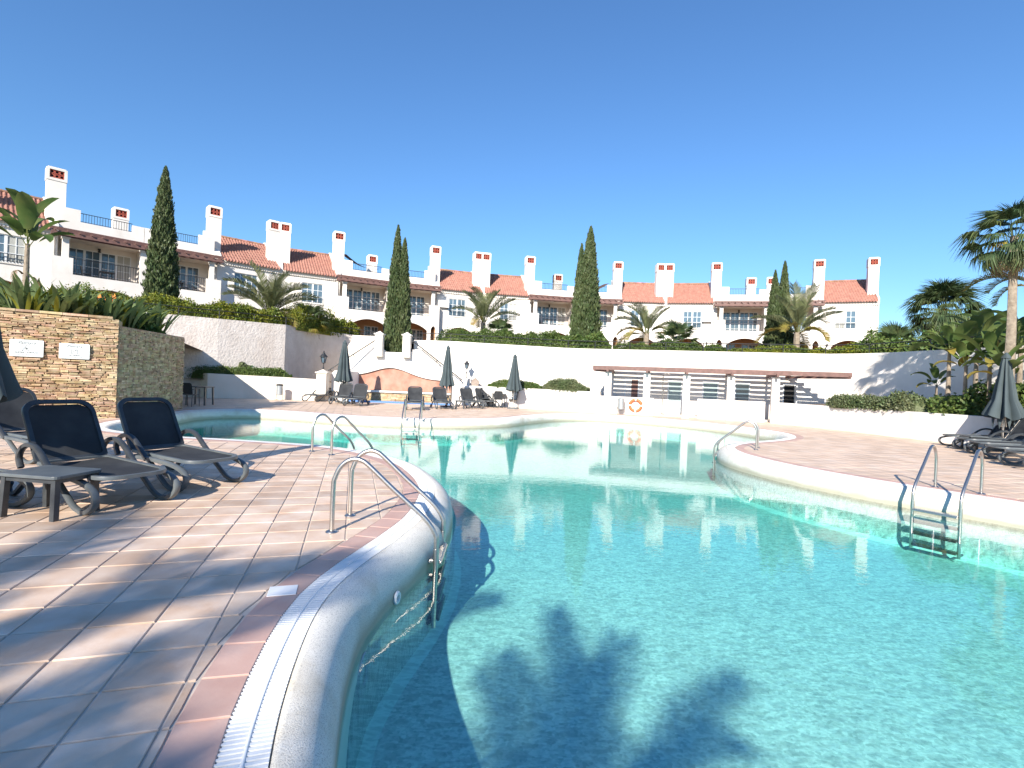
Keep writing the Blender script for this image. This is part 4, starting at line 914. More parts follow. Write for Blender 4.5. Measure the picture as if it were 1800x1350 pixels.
# a few balcony sets
for hi, u in ((0, 6.6), (1, 6.4), (4, 6.1), (5, 7.0)):
    P_, a = on_house(hi, u, .55, 2.86); dup(tb, P_, a, ['dark table on the balcony of the far left townhouse', 'dark table on the balcony right of the lone cypress', '', '', 'dark table on the balcony left of the central cypress', 'dark table on the balcony right of the central cypress'][hi])
    P_, b = on_house(hi, u - .7, .6, 2.86); dup(c0, P_, a + PI, ['dark chair on the balcony of the far left townhouse', 'dark chair on the balcony right of the lone cypress', '', '', 'dark chair on the balcony left of the central cypress', 'dark chair on the balcony right of the central cypress'][hi])

def parasol(lab, H=2.75, fat=1.0, seed=0, spread=1.0):
    rr = random.Random(seed); t = thing('closed_parasol', lab, 'parasol', (0, 0, 0), 0, 'closed slate parasols')
    mb = MB(); mb.tube([(0, 0, .05), (0, 0, H - .05)], .022, 10); mb.build('pole', M_steel if fat < 1.4 else M_resin2, t, smooth=True)
    ph = [rr.uniform(-.2, .2) for _ in range(8)]; am = [rr.uniform(.7, 1.2) for _ in range(8)]
    zb = H * .36; Lc = H - .12 - zb
    prof = [(.012, H - .10), (.06, H - .13), (.085, H - .30), (.105, H - .6), (.14, H - .9), (.185, zb + .45), (.24 * spread, zb + .15), (.27 * spread, zb)]
    n = 96; V = []; Fc = []
    for i, (r, z) in enumerate(prof):
        fr = i / (len(prof) - 1)
        for k in range(n):
            a = 2 * PI * k / n; s = (a / (2 * PI) * 8) % 1; j = int(a / (2 * PI) * 8) % 8
            fold = 1 + (.62 * abs(math.cos(PI * s)) - .42) * min(1, fr * 2.2) * am[j]
            zz = z + (-.10 * abs(math.sin(PI * s)) * am[j] + .03 * ph[j] * 5) * (fr > .95) * 1.0
            aa = a + .35 * fr * math.sin(PI * s) * (.5 + ph[j]); V.append((r * fat * fold * math.cos(aa), r * fat * fold * math.sin(aa), zz))
    for i in range(len(prof) - 1):
        for k in range(n): Fc.append((i * n + k, i * n + (k + 1) % n, (i + 1) * n + (k + 1) % n, (i + 1) * n + k))
    npmesh('canopy', V, Fc, M_canvas, t, smooth=True)
    # hanging valance corners below the main folds
    mb = MB()
    for j in range(8):
        a = (j + .5 + rr.uniform(-.2, .2)) * PI / 4; w = rr.uniform(.25, .45); r = .17 * fat * spread; d = rr.uniform(.16, .42)
        p0 = Vector((r * math.cos(a - w), r * math.sin(a - w), zb + .1)); p1 = Vector((r * math.cos(a + w), r * math.sin(a + w), zb + .1)); p2 = Vector((r * .95 * math.cos(a), r * .95 * math.sin(a), zb - d)); pm = (p0 + p1) / 2 * 1.12; pm.z = zb - d * .3
        mb.add([p0, pm, p1, p2], [(0, 1, 3), (1, 2, 3)])
    mb.build('valance', M_canvas, t)
    mb = MB(); mb.lathe([(.001, H + .02), (.03, H), (.085 * max(1, fat * .8), H - .10), (.10 * max(1, fat * .8), H - .15), (.08, H - .16)], 12, fold=lambda a, i: 1 + .1 * math.cos(4 * a)); mb.build('top_cap', M_canvas, t, smooth=True)
    mb = MB()
    for k in range(4): a = k * PI / 2 + .4; mb.tube([(0, 0, zb + .25), (.07 * math.cos(a), .07 * math.sin(a), zb - .32)], .009, 5)
    mb.build('ribs', M_steel, t)
    mb = MB(); mb.box(-.26, .26, -.26, .26, 0, .07); mb.build('base', M_resin2, t, bevel=.015); mb = MB(); mb.tube([(0, 0, .07), (0, 0, .35)], .032, 10); mb.build('base_sleeve', M_steel, t)
    return t
def putp(px, Y, H, lab, seed, fat=1.0, sp=1.0):
    t = parasol(lab, H, fat, seed, sp); x = D(px, 690, Y).x; t.location = (x, Y, 0); t.rotation_euler = (0, 0, seed); return t
putp(603, 25.6, 3.12, 'closed slate parasol, the leftmost of the three far ones', 1, 1.4)
putp(785, 25.4, 3.05, 'closed slate parasol, the middle one of the three far ones', 2, 1.25)
putp(903, 26.2, 2.78, 'closed slate parasol beside the far table set, rightmost of the three far ones', 3, 1.35)
putp(1766, 14.4, 2.75, 'closed slate parasol among the right-hand loungers, with a wide loose skirt', 4, 1.3, 1.15)
t = parasol('tall closed dark parasol cut off by the left edge of the picture', 3.0, 1.45, 5); t.location = (-5.29, 4.85, 0); t.rotation_euler = (0, 0, .8)
t = parasol('x', 0.0 + 2.4, 1, 6) if False else None
# empty parasol foot by the low wall
p = G(466, 700); t = thing('parasol_base', 'empty parasol foot with a short pole before the low cream wall', 'parasol base', (p.x, p.y, 0), .1)
mb = MB(); mb.box(-.42, .42, -.3, .3, .04, .12); mb.build('base', M_resin2, t, bevel=.02); mb = MB(); mb.tube([(0, 0, .12), (0, 0, .55)], .025, 8); mb.build('pole', M_resin, t)
for x in (-.33, .33): mb = MB(); mb.tube([(x, -.02, .035), (x, .02, .035)], .035, 10); mb.build('wheel', M_resin, t)

# ------------------------------------------------------------------ lanterns, rails, signs
def lantern(t, z=0, s=1.0, y=0):
    mb = MB(); mb.lathe([(.05 * s, z), (.03 * s, z + .05 * s), (.018 * s, z + .1 * s), (.018 * s, z + .22 * s), (.06 * s, z + .27 * s)], 8, (0, y, 0)); mb.build('stem', M_iron, t)
    mb = MB(); mb.lathe([(.075 * s, z + .28 * s), (.13 * s, z + .52 * s)], 6, (0, y, 0)); mb.build('glass', M_glass, t)
    mb = MB()
    for k in range(6): a = k * PI / 3; mb.bar((.078 * s * math.cos(a), y + .078 * s * math.sin(a), z + .27 * s), (.135 * s * math.cos(a), y + .135 * s * math.sin(a), z + .53 * s), .014 * s)
    mb.build('cage', M_iron, t)
    mb = MB(); mb.lathe([(.18 * s, z + .52 * s), (.16 * s, z + .56 * s), (.06 * s, z + .66 * s), (.05 * s, z + .70 * s), (.02 * s, z + .72 * s), (.03 * s, z + .76 * s), (.001, z + .80 * s)], 12, (0, y, 0)); mb.build('roof', M_iron, t, smooth=True)
t = thing('lantern', 'black lantern standing on the cream pillar at the left stair', 'lantern', (-9.75, 26.4, 1.64)); lantern(t, 0, 1.2)
wl = D(820, 655, 28.2); t = thing('wall_lantern', 'small black lantern hung on the white wall above two plaques', 'lantern', (wl.x, 28.42, 1.85)); lantern(t, -.1, .95, -.18)
mb = MB(); mb.tube([(0, .35, -.35), (0, 0, -.42), (0, -.18, -.3), (0, -.18, -.1)], .018, 6); mb.build('bracket', M_iron, t)
a = D(820, 671, 28.2); mb = MB(); mb.box(-.17, .17, -.03, .2, -.2, .2); o = mb.build('tile_panel', mat('grey_relief', (.45, .43, .40), .8, (.58, .55, .5), 20)); o.location = (a.x, 28.3, a.z); tag(o, 'small square grey tile panel on the white wall under the lantern', 'plaque')
a = D(835, 672, 28.2); mb = MB(); mb.prism([(0, .26), (.09, .18), (.2, .1), (.22, -.05), (.17, -.2), (-.17, -.2), (-.22, -.05), (-.2, .1), (-.09, .18)], 0, .2, Matrix.Rotation(PI / 2, 4, 'X')); o = mb.build('plaque', mat('brown_plaque', (.22, .17, .14), .7, (.32, .26, .21), 12)); o.location = (a.x, 28.42, a.z); tag(o, 'pointed brown plaque on the white wall right of the tile panel', 'plaque')
def handrail(p, q, lab, sup):
    t = thing('handrail', lab, 'handrail', p); q = Vector(q) - Vector(p); mb = MB(); mb.tube([(0, 0, 0), tuple(q)], .032, 8); mb.build('rail', M_iron, t)
    for s in sup: c = q * s; mb = MB(); mb.tube([tuple(c), (c.x, c.y + .0, c.z - .12), (c.x, c.y + .25, c.z - .13)], .02, 6); mb.build('bracket', M_iron, t)
a, b = D(724, 598, 28.8), D(812, 668, 28.6); handrail(a, b, 'black handrail slanting down the white wall to the right stair', (.02, .5, .98))
a, b = D(666, 594, 28.75), D(577, 651, 28.0); handrail(a, b, 'black handrail rising along the left stair to the gate pillar', (.05, .5, .95))
# wall top railings
def fence(pts, lab, h=.42):
    t = thing('wall_railing', lab, 'railing', pts[0]); o = Vector(pts[0]); mb = MB()
    P = [Vector(p) - o for p in pts]
    mb.tube([tuple(p + Vector((0, 0, h))) for p in P], .022, 6); mb.build('top_rail', M_iron, t)
    mb = MB(); mb.tube([tuple(p + Vector((0, 0, h * .5))) for p in P], .014, 6); mb.build('mid_rail', M_iron, t)
    acc = 0
    for a, b in zip(P[:-1], P[1:]):
        L = (b - a).length; n = max(1, round(L / 1.9))
        for i in range(n): c = a.lerp(b, i / n); mb = MB(); mb.tube([tuple(c), tuple(c + Vector((0, 0, h)))], .02, 6); mb.build('post', M_iron, t)
    return t
fence([(p[0] - .05, p[1] + .12, p[2]) for p in RWL + RWM[1:]], 'thin black railing on top of the rough-cast retaining wall')
fence([(p[0], p[1] + .15, p[2]) for p in RWR], 'thin black railing on top of the long white retaining wall')
# signs
def text(s, size, parent, x, z, shear=0, name='lettering', bold=0):
    c = bpy.data.curves.new(name, 'FONT'); c.body = s; c.size = size; c.align_x = 'CENTER'; c.shear = shear; c.offset = bold; c.extrude = .0006
    o = bpy.data.objects.new('tmp', c); COL.objects.link(o); bpy.context.view_layer.update(); me = bpy.data.meshes.new_from_object(o.evaluated_get(bpy.context.evaluated_depsgraph_get())); bpy.data.objects.remove(o)
    me.transform(Matrix.Translation((x, -.012, z)) @ Matrix.Rotation(PI / 2, 4, 'X')); me.materials.clear(); me.materials.append(M_ink); return link(name, me, parent)
def plate(lab, p, a, w, h):
    t = thing('sign', lab, 'sign', p, a); mb = MB(); mb.prism([(x - w / 2, y) for x, y in rounded_panel(w, h, .02, .02, 3)], -.011, 0, Matrix.Rotation(PI / 2, 4, 'X') @ Matrix.Scale(-1, 4, (0, 0, 1)));
    mb.build('plate', M_sign, t); return t
def stroke(t, pts, r, name='emblem'):
    mb = MB(); mb.tube([(x, -.013, z) for x, z in pts], r, 5); mb.build(name, M_ink, t)
def on_wall(px, py):
    r = Vector(ray(px, py)); o = Vector((0, 0, EYE)); nl2 = Vector((dl.y, -dl.x, 0)); P0 = CL + nl2 * .085; k = (P0 - o).dot(nl2) / r.dot(nl2); return o + r * k
wang = math.atan2(dl.y, dl.x)
for (x0, y0, x1, y1), kind in (((17, 596, 77, 626), 0), ((104, 603, 158, 630), 1)):
    c = on_wall((x0 + x1) / 2, (y0 + y1) / 2 + 1); a, b = on_wall(x0, (y0 + y1) / 2), on_wall(x1, (y0 + y1) / 2 + 1); w = (b - a).length; h = (on_wall(x0, y0) - on_wall(x0, y1)).length
    t = plate(['white rectangular sign with a triangle warning symbol on the stone wall', 'white rectangular sign with a square diver symbol on the stone wall'][kind], c, wang, w, h)
    text('Palmyra', h * .24, t, .0, h * .24, .35, 'script_lettering'); stroke(t, [(-w * .42 + .2 * w * i / 4, h * (.30 + .02 * math.sin(i))) for i in range(5)], .0025, 'flourish')
    if kind == 0:
        stroke(t, [(-.07 * w / .5, -h * .16), (.07 * w / .5, -h * .16), (0, h * .17), (-.07 * w / .5, -h * .16)], .004); stroke(t, [(-.02, h * .04), (.01, h * .0), (-.01, -h * .06), (.03, -h * .12)], .006); stroke(t, [(-.03, -h * .02), (.03, .0)], .005)
        text('SLIPPERY SURFACE', h * .12, t, 0, -h * .30, 0, bold=.001); text('PISO ESCORREGADIO', h * .085, t, 0, -h * .42)
    else:
        q = .055; stroke(t, [(-q, -h * .17), (q, -h * .17), (q, h * .13), (-q, h * .13), (-q, -h * .17)], .004); stroke(t, [(-.03, h * .0), (.01, h * .03), (.035, h * .08)], .006); stroke(t, [(-.04, -h * .11), (-.02, -h * .09), (0, -h * .11), (.02, -h * .09), (.04, -h * .11)], .003)
        text('NO DIVING', h * .11, t, 0, -h * .31, 0, bold=.001); text('PROIBIDO MERGULHAR', h * .08, t, 0, -h * .42)
    mb = MB()
    for x in (-w / 2 + .03, w / 2 - .03): mb.tube([(x, -.011, 0), (x, -.016, 0)], .006, 6)
    mb.build('screws', M_steel, t)
p = D(440, 662, 25.72); t = plate('small white notice on the low cream wall left of the litter bin', (p.x, 25.71, .95), R(14), .52, .28); stroke(t, [(-.05, .02), (.05, .02), (.05, .09), (-.05, .09), (-.05, .02)], .004); stroke(t, [(-.17, -.03), (.17, -.03)], .006, 'print_line'); stroke(t, [(-.13, -.07), (.13, -.07)], .005, 'print_line')
# inlets in the pool wall
def disc(px, py, lab, r, zz, holes=0):
    j = int(np.argmin([abs((Vector((C0[i][0] + NRM[i][0] * .412, C0[i][1] + NRM[i][1] * .412, zz)) - G(px, py, zz)).length) for i in range(len(C0))])); p = C0[j] + NRM[j] * .414; a = math.atan2(NRM[j][1], NRM[j][0])
    mb = MB(); T = Matrix.Rotation(PI / 2, 4, 'Y'); b = []
    prof_ = [(r, 0), (r, .012), (r * .85, .02), (r * .5, .018), (r * .45, .004)]
    mb.lathe(prof_, 28); mb.v = [tuple(T @ Vector(v)) for v in mb.v]; o = mb.build('pool_inlet', M_grate, smooth=True); o.location = (p[0], p[1], zz); o.rotation_euler = (0, 0, a); return tag(o, lab, 'pool inlet')
disc(697, 1050, 'small white ring inlet in the pool wall just above the waterline', .05, -.27); disc(650, 1185, 'large round white underwater fitting low in the near pool wall', .13, -.50)

# ------------------------------------------------------------------ vegetation
def leaves(name, P, size, m, parent=None, kind=None, up=.3, aspect=.5, seed=0, dirs=None, fold=False, jitter=1.0):
    """rhombic leaves: P (n,3) centres, size scalar or (n,), dirs (n,3) main axis"""
    g = np.random.RandomState(seed); n = len(P); s = np.broadcast_to(size, (n,)) * g.uniform(.7, 1.3, n)
    d = g.normal(size=(n, 3)) * jitter + (0 if dirs is None else dirs); d[:, 2] += up; d /= np.linalg.norm(d, axis=1)[:, None]
    r = g.normal(size=(n, 3)); w = np.cross(d, r); w /= np.linalg.norm(w, axis=1)[:, None]
    a = P - d * s[:, None] * .5; b = P + w * (s * aspect * .5)[:, None]; c = P + d * s[:, None] * .5; e = P - w * (s * aspect * .5)[:, None]
    V = np.stack([a, b, c, e], 1).reshape(-1, 3); Fc = np.arange(4 * n).reshape(-1, 4); return npmesh(name, V, Fc, m, parent, kind)
def trunk_mesh(pts, rs, name, m, parent, n=10, rough=.0, seed=0):
    mb = MB(); mb.tube(pts, rs, n); g = random.Random(seed)
    if rough: mb.v = [(x + g.uniform(-rough, rough), y + g.uniform(-rough, rough), z) for x, y, z in mb.v]
    return mb.build(name, m, parent, smooth=True)
def cypress(px, Y, ytop, zb, half, lab, seed, tips=((0, 1.0, 1.0),), dens=1.0):
    x = D(px, 500, Y).x; zt = D(px, ytop, Y).z; H = zt - zb; t = thing('cypress', lab, 'tree', (x, Y, zb)); g = np.random.RandomState(seed)
    trunk_mesh([(0, 0, -.2), (0, 0, H * .9)], [.12, .02], 'trunk', M_bark, t)
    Ps = []; Ds = []; Sz = []
    for (dx, hh, ww) in tips:
        n = int(15000 * dens * ww * hh); h = g.beta(1.05, 1.35, n); R_ = half * ww * (np.clip(1 - h, 0, 1) ** .62) * (1 - np.exp(-(h + .06) * 14)) * 1.05
        a = g.uniform(0, 2 * PI, n); lump = 1 + .10 * np.sin(a * 5 + h * 30 + seed) + .09 * np.sin(a * 9 - h * 61) + .07 * np.sin(a * 3 + h * 90 + 2)
        r = R_ * lump * g.uniform(.45, 1.0, n) ** .35; r *= 1 + g.normal(size=n) * .035
        Ps.append(np.stack([dx + r * np.cos(a), r * np.sin(a), h * H * hh], 1)); Ds.append(np.stack([np.cos(a) * .55, np.sin(a) * .55, np.full(n, 1.6)], 1)); Sz.append(np.full(n, .24) * (1 - .45 * h))
    leaves('crown', np.concatenate(Ps), np.concatenate(Sz), L_cyp, t, dirs=np.concatenate(Ds), jitter=.38, aspect=.34, seed=seed)
    # inner mass, so no sky shows through the core
    mb = MB()
    for (dx, hh, ww) in tips: mb.lathe([(half * ww * .8 * (1 - math.exp(-(q + .06) * 14)) * max(0, 1 - q) ** .62, q * H * hh * .97) for q in np.linspace(0, 1, 14)], 12, (dx, 0, 0), fold=lambda a, i: 1 + .1 * math.sin(5 * a + i * 2))
    mb.build('inner_foliage', L_cyp, t, smooth=False)
    return t
cypress(284, 27.0, 292, 3.9, .82, 'tall narrow single-tipped cypress in front of the left townhouses', 1)
cypress(700, 29.9, 395, 2.75, .78, 'twin-tipped cypress standing behind the gate pillars', 2, ((-.12, 1.0, .78), (.30, .9, .72)))
cypress(1032, 31.5, 397, 3.4, .93, 'broad cypress in the centre with a lower second tip on its left', 3, ((.1, 1.0, .92), (-.42, .86, .6)))
cypress(1375, 30.0, 458, 3.4, .8, 'rightmost cypress with two tips behind an arching feather palm', 4, ((.12, 1.0, .62), (-.42, .9, .6), (0.0, .42, 1.35)), .9)
cypress(1338, 27.4, 560, 3.3, .01, 'x', 5, dens=.02) if False else None

def bank(name, path, w, h, n, size, m, lab, cat='hedge', lump=.18, seed=0, kindm=None, core=True):
    """hedge along path [(x, y, z)] with leaves on an uneven rounded section"""
    P = np.array(catmull(path, 8)); g = np.random.RandomState(seed); seg = np.linalg.norm(np.diff(P, axis=0), axis=1); s = np.concatenate([[0], np.cumsum(seg)]); q = g.uniform(0, s[-1], n)
    c = np.stack([np.interp(q, s, P[:, i]) for i in range(3)], 1); tx = np.interp(q + .1, s, P[:, 0]) - np.interp(q - .1, s, P[:, 0]); ty = np.interp(q + .1, s, P[:, 1]) - np.interp(q - .1, s, P[:, 1]); L = np.hypot(tx, ty) + 1e-9; nx, ny = -ty / L, tx / L
    a = g.uniform(-.15, PI + .15, n); rr = g.uniform(.55, 1.0, n) ** .4 * (1 + g.normal(size=n) * .07)
    hl = h * (1 + lump * (np.sin(q * 2.1 + seed) * .6 + np.sin(q * 4.7 + 1) * .4 + np.sin(q * 9.3) * .25)); ends = np.clip(np.minimum(q, s[-1] - q) / .6, .25, 1) ** .5
    off_ = np.sign(np.cos(a)) * np.abs(np.cos(a)) ** .6 * w / 2 * rr * ends; z = np.abs(np.sin(a)) ** .6 * hl * rr * ends
    V = np.stack([c[:, 0] + nx * off_, c[:, 1] + ny * off_, c[:, 2] + z], 1); o = Vector(path[0]); V = V - np.array(o)
    t = thing(name, lab, cat, o); leaves('foliage', V, size, m, t, seed=seed, up=.5, aspect=.6)
    if core:
        mb = MB(); PP = P[::3]; b = 0; prev = None
        for i, p in enumerate(PP):
            t_ = PP[min(i + 1, len(PP) - 1)] - PP[max(i - 1, 0)]; l = math.hypot(t_[0], t_[1]); n_ = np.array([-t_[1] / l, t_[0] / l, 0]); e = .45 if i in (0, len(PP) - 1) else 1
            for k in range(7): aa = PI * k / 6; cs = math.copysign(abs(math.cos(aa)) ** .6, math.cos(aa)); mb.v.append(tuple(p + n_ * cs * w * .38 * e + np.array([0, 0, abs(math.sin(aa)) ** .6 * h * .74 * e]) - np.array(o)))
        for i in range(len(PP) - 1):
            for k in range(6): mb.f.append((i * 7 + k, i * 7 + k + 1, (i + 1) * 7 + k + 1, (i + 1) * 7 + k)); mb.mi.append(0)
        mb.build('inner_foliage', m, t)
    return t
def up_(pts, dz, push=.6):
    out = []
    for p in pts: d = math.hypot(p[0], p[1]); out.append((p[0] * (1 + push / d), p[1] * (1 + push / d), p[2] + dz))
    return out
bank('hedge', up_([(-20, 21.5, 3.95), (-17.6, 23.6, 3.95), (-15.0, 26.0, 3.98), (-12.75, 28.6, 4.05)], -.2, .95), 1.5, 1.05, 16000, .11, L_yel, 'yellow-green hedge above the rough-cast wall, left of the feather palm', seed=11)
bank('hedge', up_([(-12.9, 28.6, 4.05), (-12.5, 30.6, 4.05), (-12.0, 32.8, 4.05), (-11.3, 34.2, 4.0), (-10.4, 34.4, 3.95)], -.2, .6), 1.5, 1.35, 11000, .11, L_yel, 'bushy yellow-green hedge in front of the ground-floor arches, ending before the stairs', lump=.3, seed=12)
bank('hedge', up_([(-4.4, 29.4, 3.5), (-1.68, 28.9, 3.49), (.8, 28.6, 3.42), (3.0, 28.0, 3.34), (5.2, 27.3, 3.3)], -.15, .7), 1.1, .95, 16000, .10, L_hedge, 'dark green hedge on the retaining wall between the twin cypress and the central cypress', seed=13)
bank('hedge', up_([(5.3, 27.3, 3.3), (8, 26.4, 3.3), (10.6, 25.6, 3.3)], -.15, .8), 1.0, .62, 9000, .10, L_hedge, 'low green hedge on the retaining wall above the pergola', lump=.3, seed=14)
bank('hedge', up_([(10.7, 25.6, 3.3), (13, 24.9, 3.3), (14.9, 24.3, 3.3), (16.4, 22.9, 3.3)], -.15, .9), 1.0, .50, 8000, .10, L_yel, 'low yellowish hedge on the retaining wall at the right end', lump=.3, seed=15)
bank('hedge', [(-17.5, 25.6, .9), (-14.6, 25.9, .95), (-12.8, 26.8, .95), (-11.7, 27.2, .95)], 1.3, .62, 12000, .07, L_hedge, 'clipped green hedge behind the low cream wall', lump=.05, seed=16)
bank('shrub', [(-14.6, 27.0, 1.2), (-13.9, 27.2, 1.2)], 1.1, .95, 2500, .16, L_grey, 'loose grey-green shrub poking above the clipped hedge', 'shrub', seed=17)
bank('shrub', [(-1.3, 28.0, .95), (.2, 27.75, .95), (1.6, 27.2, .95)], .9, .5, 7000, .07, L_hedge, 'low green shrub in the planter behind the table set', 'shrub', seed=18)
bank('shrub', [(1.7, 27.2, .95), (2.9, 26.7, .95), (3.9, 26.1, .95)], 1.1, .62, 7000, .08, L_grey, 'rounded grey-green shrub in the planter left of the pergola', 'shrub', lump=.25, seed=19)
a = G(1490, 722, .9); b = G(1620, 728, .9)
bank('shrub', [(13.0, 20.9, .86), (13.5, 19.7, .86), (13.9, 18.2, .86), (14.2, 17.2, .86)], 1.2, .55, 9000, .085, L_grey, 'grey-green spreading shrub in the planter below the retaining wall', 'shrub', lump=.3, seed=20)

def frond_mesh(L, nl, leafL, leafW, droop, arch, m, seed=0, vee=.7, both=True):
    """feather frond in local x-z: rises from the origin and arches over"""
    g = random.Random(seed); V = []; Fc = []; pts = []; x = z = 0; a = arch
    for i in range(nl + 1): pts.append(Vector((x, 0, z))); x += L / nl * math.cos(a); z += L / nl * math.sin(a); a -= droop / nl * (1 + .6 * i / nl)
    for i in range(nl):
        w0 = .028 * (1 - i / nl) + .006; p, q = pts[i], pts[i + 1]; b = len(V); V += [(p.x, -w0, p.z), (p.x, w0, p.z), (q.x, w0 * .9, q.z), (q.x, -w0 * .9, q.z)]; Fc.append((b, b + 1, b + 2, b + 3))
        t = i / nl
        if t < .16: continue
        d = (q - p).normalized(); up = Vector((-d.z, 0, d.x)); ll = leafL * math.sin(PI * min(1, (t - .1) * 1.05)) ** .5 * g.uniform(.85, 1.1)
        for s in (-1, 1):
            for sub in (0, .5):
                pb = p.lerp(q, sub); dr = (d * .75 + Vector((0, s, 0)) * .85 + up * vee * g.uniform(.6, 1.1)).normalized(); mid = pb + dr * ll * .55; tip = mid + (dr + Vector((0, 0, -.75))).normalized() * ll * .5; wv = d * leafW
                b = len(V); V += [tuple(pb - wv * .4), tuple(pb + wv * .4), tuple(mid + wv * .5), tuple(mid - wv * .5), tuple(tip), tuple(tip + wv * .06)]; Fc += [(b, b + 1, b + 2, b + 3), (b + 3, b + 2, b + 5, b + 4)]
    o = npmesh('tmp', V, Fc, m); me = o.data; bpy.data.objects.remove(o); return me
def fan_mesh(r, seg, pet, m, seed=0, droop=.5, spread=2.6, fold=.12):
    g = random.Random(seed); V = []; Fc = []; mm = 5
    V += [(0, -.02, 0), (0, .02, 0), (pet, .012, pet * .12), (pet, -.012, pet * .12)]; Fc.append((0, 1, 2, 3)); c = Vector((pet, 0, pet * .12))
    for i in range(seg):
        a = -spread / 2 + spread * i / (seg - 1); rr = r * (1 - .22 * abs(a / spread * 2) ** 2) * g.uniform(.9, 1.06); d = Vector((math.cos(a), math.sin(a), .02)); n_ = Vector((-math.sin(a), math.cos(a), 0)); w = r * .62 * spread / seg * .52; zf = fold * r * .15 * (1 if i % 2 else -1)
        m1 = c + d * rr * .6; t1 = c + d * rr * .98 + Vector((0, 0, -droop * r * g.uniform(.3, .8))); b = len(V)
        V += [tuple(c - n_ * .008), tuple(c + n_ * .008), tuple(m1 + n_ * w + Vector((0, 0, zf * .3))), tuple(m1 - n_ * w - Vector((0, 0, zf * .3))), tuple(t1 - n_ * .004), tuple(t1 + n_ * .004)]; Fc += [(b, b + 1, b + 2, b + 3), (b + 3, b + 2, b + 5, b + 4)]
    o = npmesh('tmp', V, Fc, m); me = o.data; bpy.data.objects.remove(o); return me
def crown(t, meshes, n, z, el0, el1, scale=(.85, 1.1), seed=0, r0=.12, name='frond', az=None, roll=.25):
    g = random.Random(seed)
    for i in range(n):
        f = (i + .5) / n; el = el0 + (el1 - el0) * f; a = i * 2.39996 + g.uniform(-.2, .2) if az is None else az[i % len(az)] + g.uniform(-.1, .1)
        o = link(name, g.choice(meshes), t); s = g.uniform(*scale); o.scale = (s, s, s); o.location = (r0 * math.cos(a), r0 * math.sin(a), z - f * .12)
        o.rotation_euler = (g.uniform(-roll, roll), -R(el), a)
FR_UP = [frond_mesh(2.2, 36, .55, .030, d, R(6), L_palm, s, .9) for s, d in ((1, .55), (2, .8), (3, 1.05))]; FR_GOLD = [frond_mesh(2.0, 34, .5, .032, 1.3, R(8), L_gold, 3, .7)]
def feather_palm(x, Y, zb, th, lab, seed, n=15, s=1.0, gold=3, el=(78, 20)):
    t = thing('feather_palm', lab, 'palm', (x, Y, zb), seed)
    trunk_mesh([(0, 0, -.2), (.02, 0, th * .5), (0, 0, th), (0, 0, th + .25)], [.22, .17, .15, .1], 'trunk', M_trunk, t, rough=.012)
    crown(t, FR_UP, n - gold, th + .15, el[0], el[1], (.8 * s, 1.05 * s), seed); crown(t, FR_GOLD, gold, th + .1, 32, 12, (.8 * s, 1.0 * s), seed + 5); return t
def pX(px, Y): return D(px, 560, Y).x
feather_palm(pX(474, 30.2), 30.2, 4.0, .7, 'large feather palm with bleached stems above the rough-cast wall corner', 1, 24, 1.35, 3, (86, 38))
feather_palm(pX(850, 33), 33, 3.45, 1.6, 'feather palm right of the twin cypress with a tuft of fan palm at its foot', 2, 19, 1.12, 3, (86, 34))
feather_palm(pX(1138, 31), 31, 3.4, 1.1, 'feather palm right of the central cypress, its fronds arching yellow', 3, 17, 1.1, 6, (86, 34))
feather_palm(pX(1402, 27.6), 27.6, 3.3, 1.25, 'feather palm leaning over the hedge in front of the rightmost cypress', 4, 17, 1.2, 5, (86, 34))
FAN = [fan_mesh(.75, 24, .8, L_fan, s, .55) for s in (1, 2)]; FANG = [fan_mesh(.7, 22, .6, L_gold, 4, .8)]; FANB = [fan_mesh(1.05, 30, 1.0, L_fan, s, dd, fold=.3) for s, dd in ((5, .75), (6, 1.0), (7, 1.25))]; FAND = [fan_mesh(.95, 26, 1.0, L_dead, 8, 1.1, fold=.3)]
def fan_palm(x, Y, zb, th, lab, seed, n=26, s=1.0, big=False, dead=4, gold=4, tr=.16, el=(85, -35), nm='fan_palm'):
    t = thing(nm, lab, 'palm', (x, Y, zb), seed * .7)
    trunk_mesh([(0, 0, -.3), (.03, 0, th * .5), (0, 0, th)], [tr * 1.35, tr, tr * .85], 'trunk', M_trunk, t, rough=.015)
    crown(t, FANB if big else FAN, n, th, el[0], el[1], (.8 * s, 1.1 * s), seed); crown(t, FANG, gold, th - .1, 5, -40, (.8 * s, 1.1 * s), seed + 3)
    if dead: crown(t, FAND, dead, th - .2, -45, -78, (.7 * s, .95 * s), seed + 9, name='dead_frond')
    return t
fan_palm(pX(540, 31.0), 31.0, 4.0, .4, 'bushy fan palm right of the large feather palm', 1, 20, .95, dead=0, el=(80, 0))
fan_palm(pX(880, 32), 32, 3.4, .7, 'round fan palm with yellowing skirt beside the second feather palm', 2, 24, .9, dead=0, gold=8, el=(85, -30))
fan_palm(pX(825, 32.6), 32.6, 3.4, .2, 'small yellow fan palm low behind the hedge, left of the second feather palm', 3, 10, .7, dead=0, gold=6, el=(70, 0))
fan_palm(pX(1190, 28.6), 28.6, 3.3, .5, 'broad bushy fan palm above the pergola with yellow lower leaves', 4, 28, 1.0, dead=0, gold=9, el=(88, -20))
fan_palm(pX(1576, 25), 25, 3.3, .35, 'low yellow-green fan palm beside the end townhouse', 5, 20, .95, dead=0, gold=9, el=(80, -5))
fan_palm(pX(1656, 27), 27, 3.2, 2.85, 'full round fan palm against the sky, right of the end townhouse', 6, 60, .86, True, dead=14, gold=4, tr=.2, el=(84, -48))
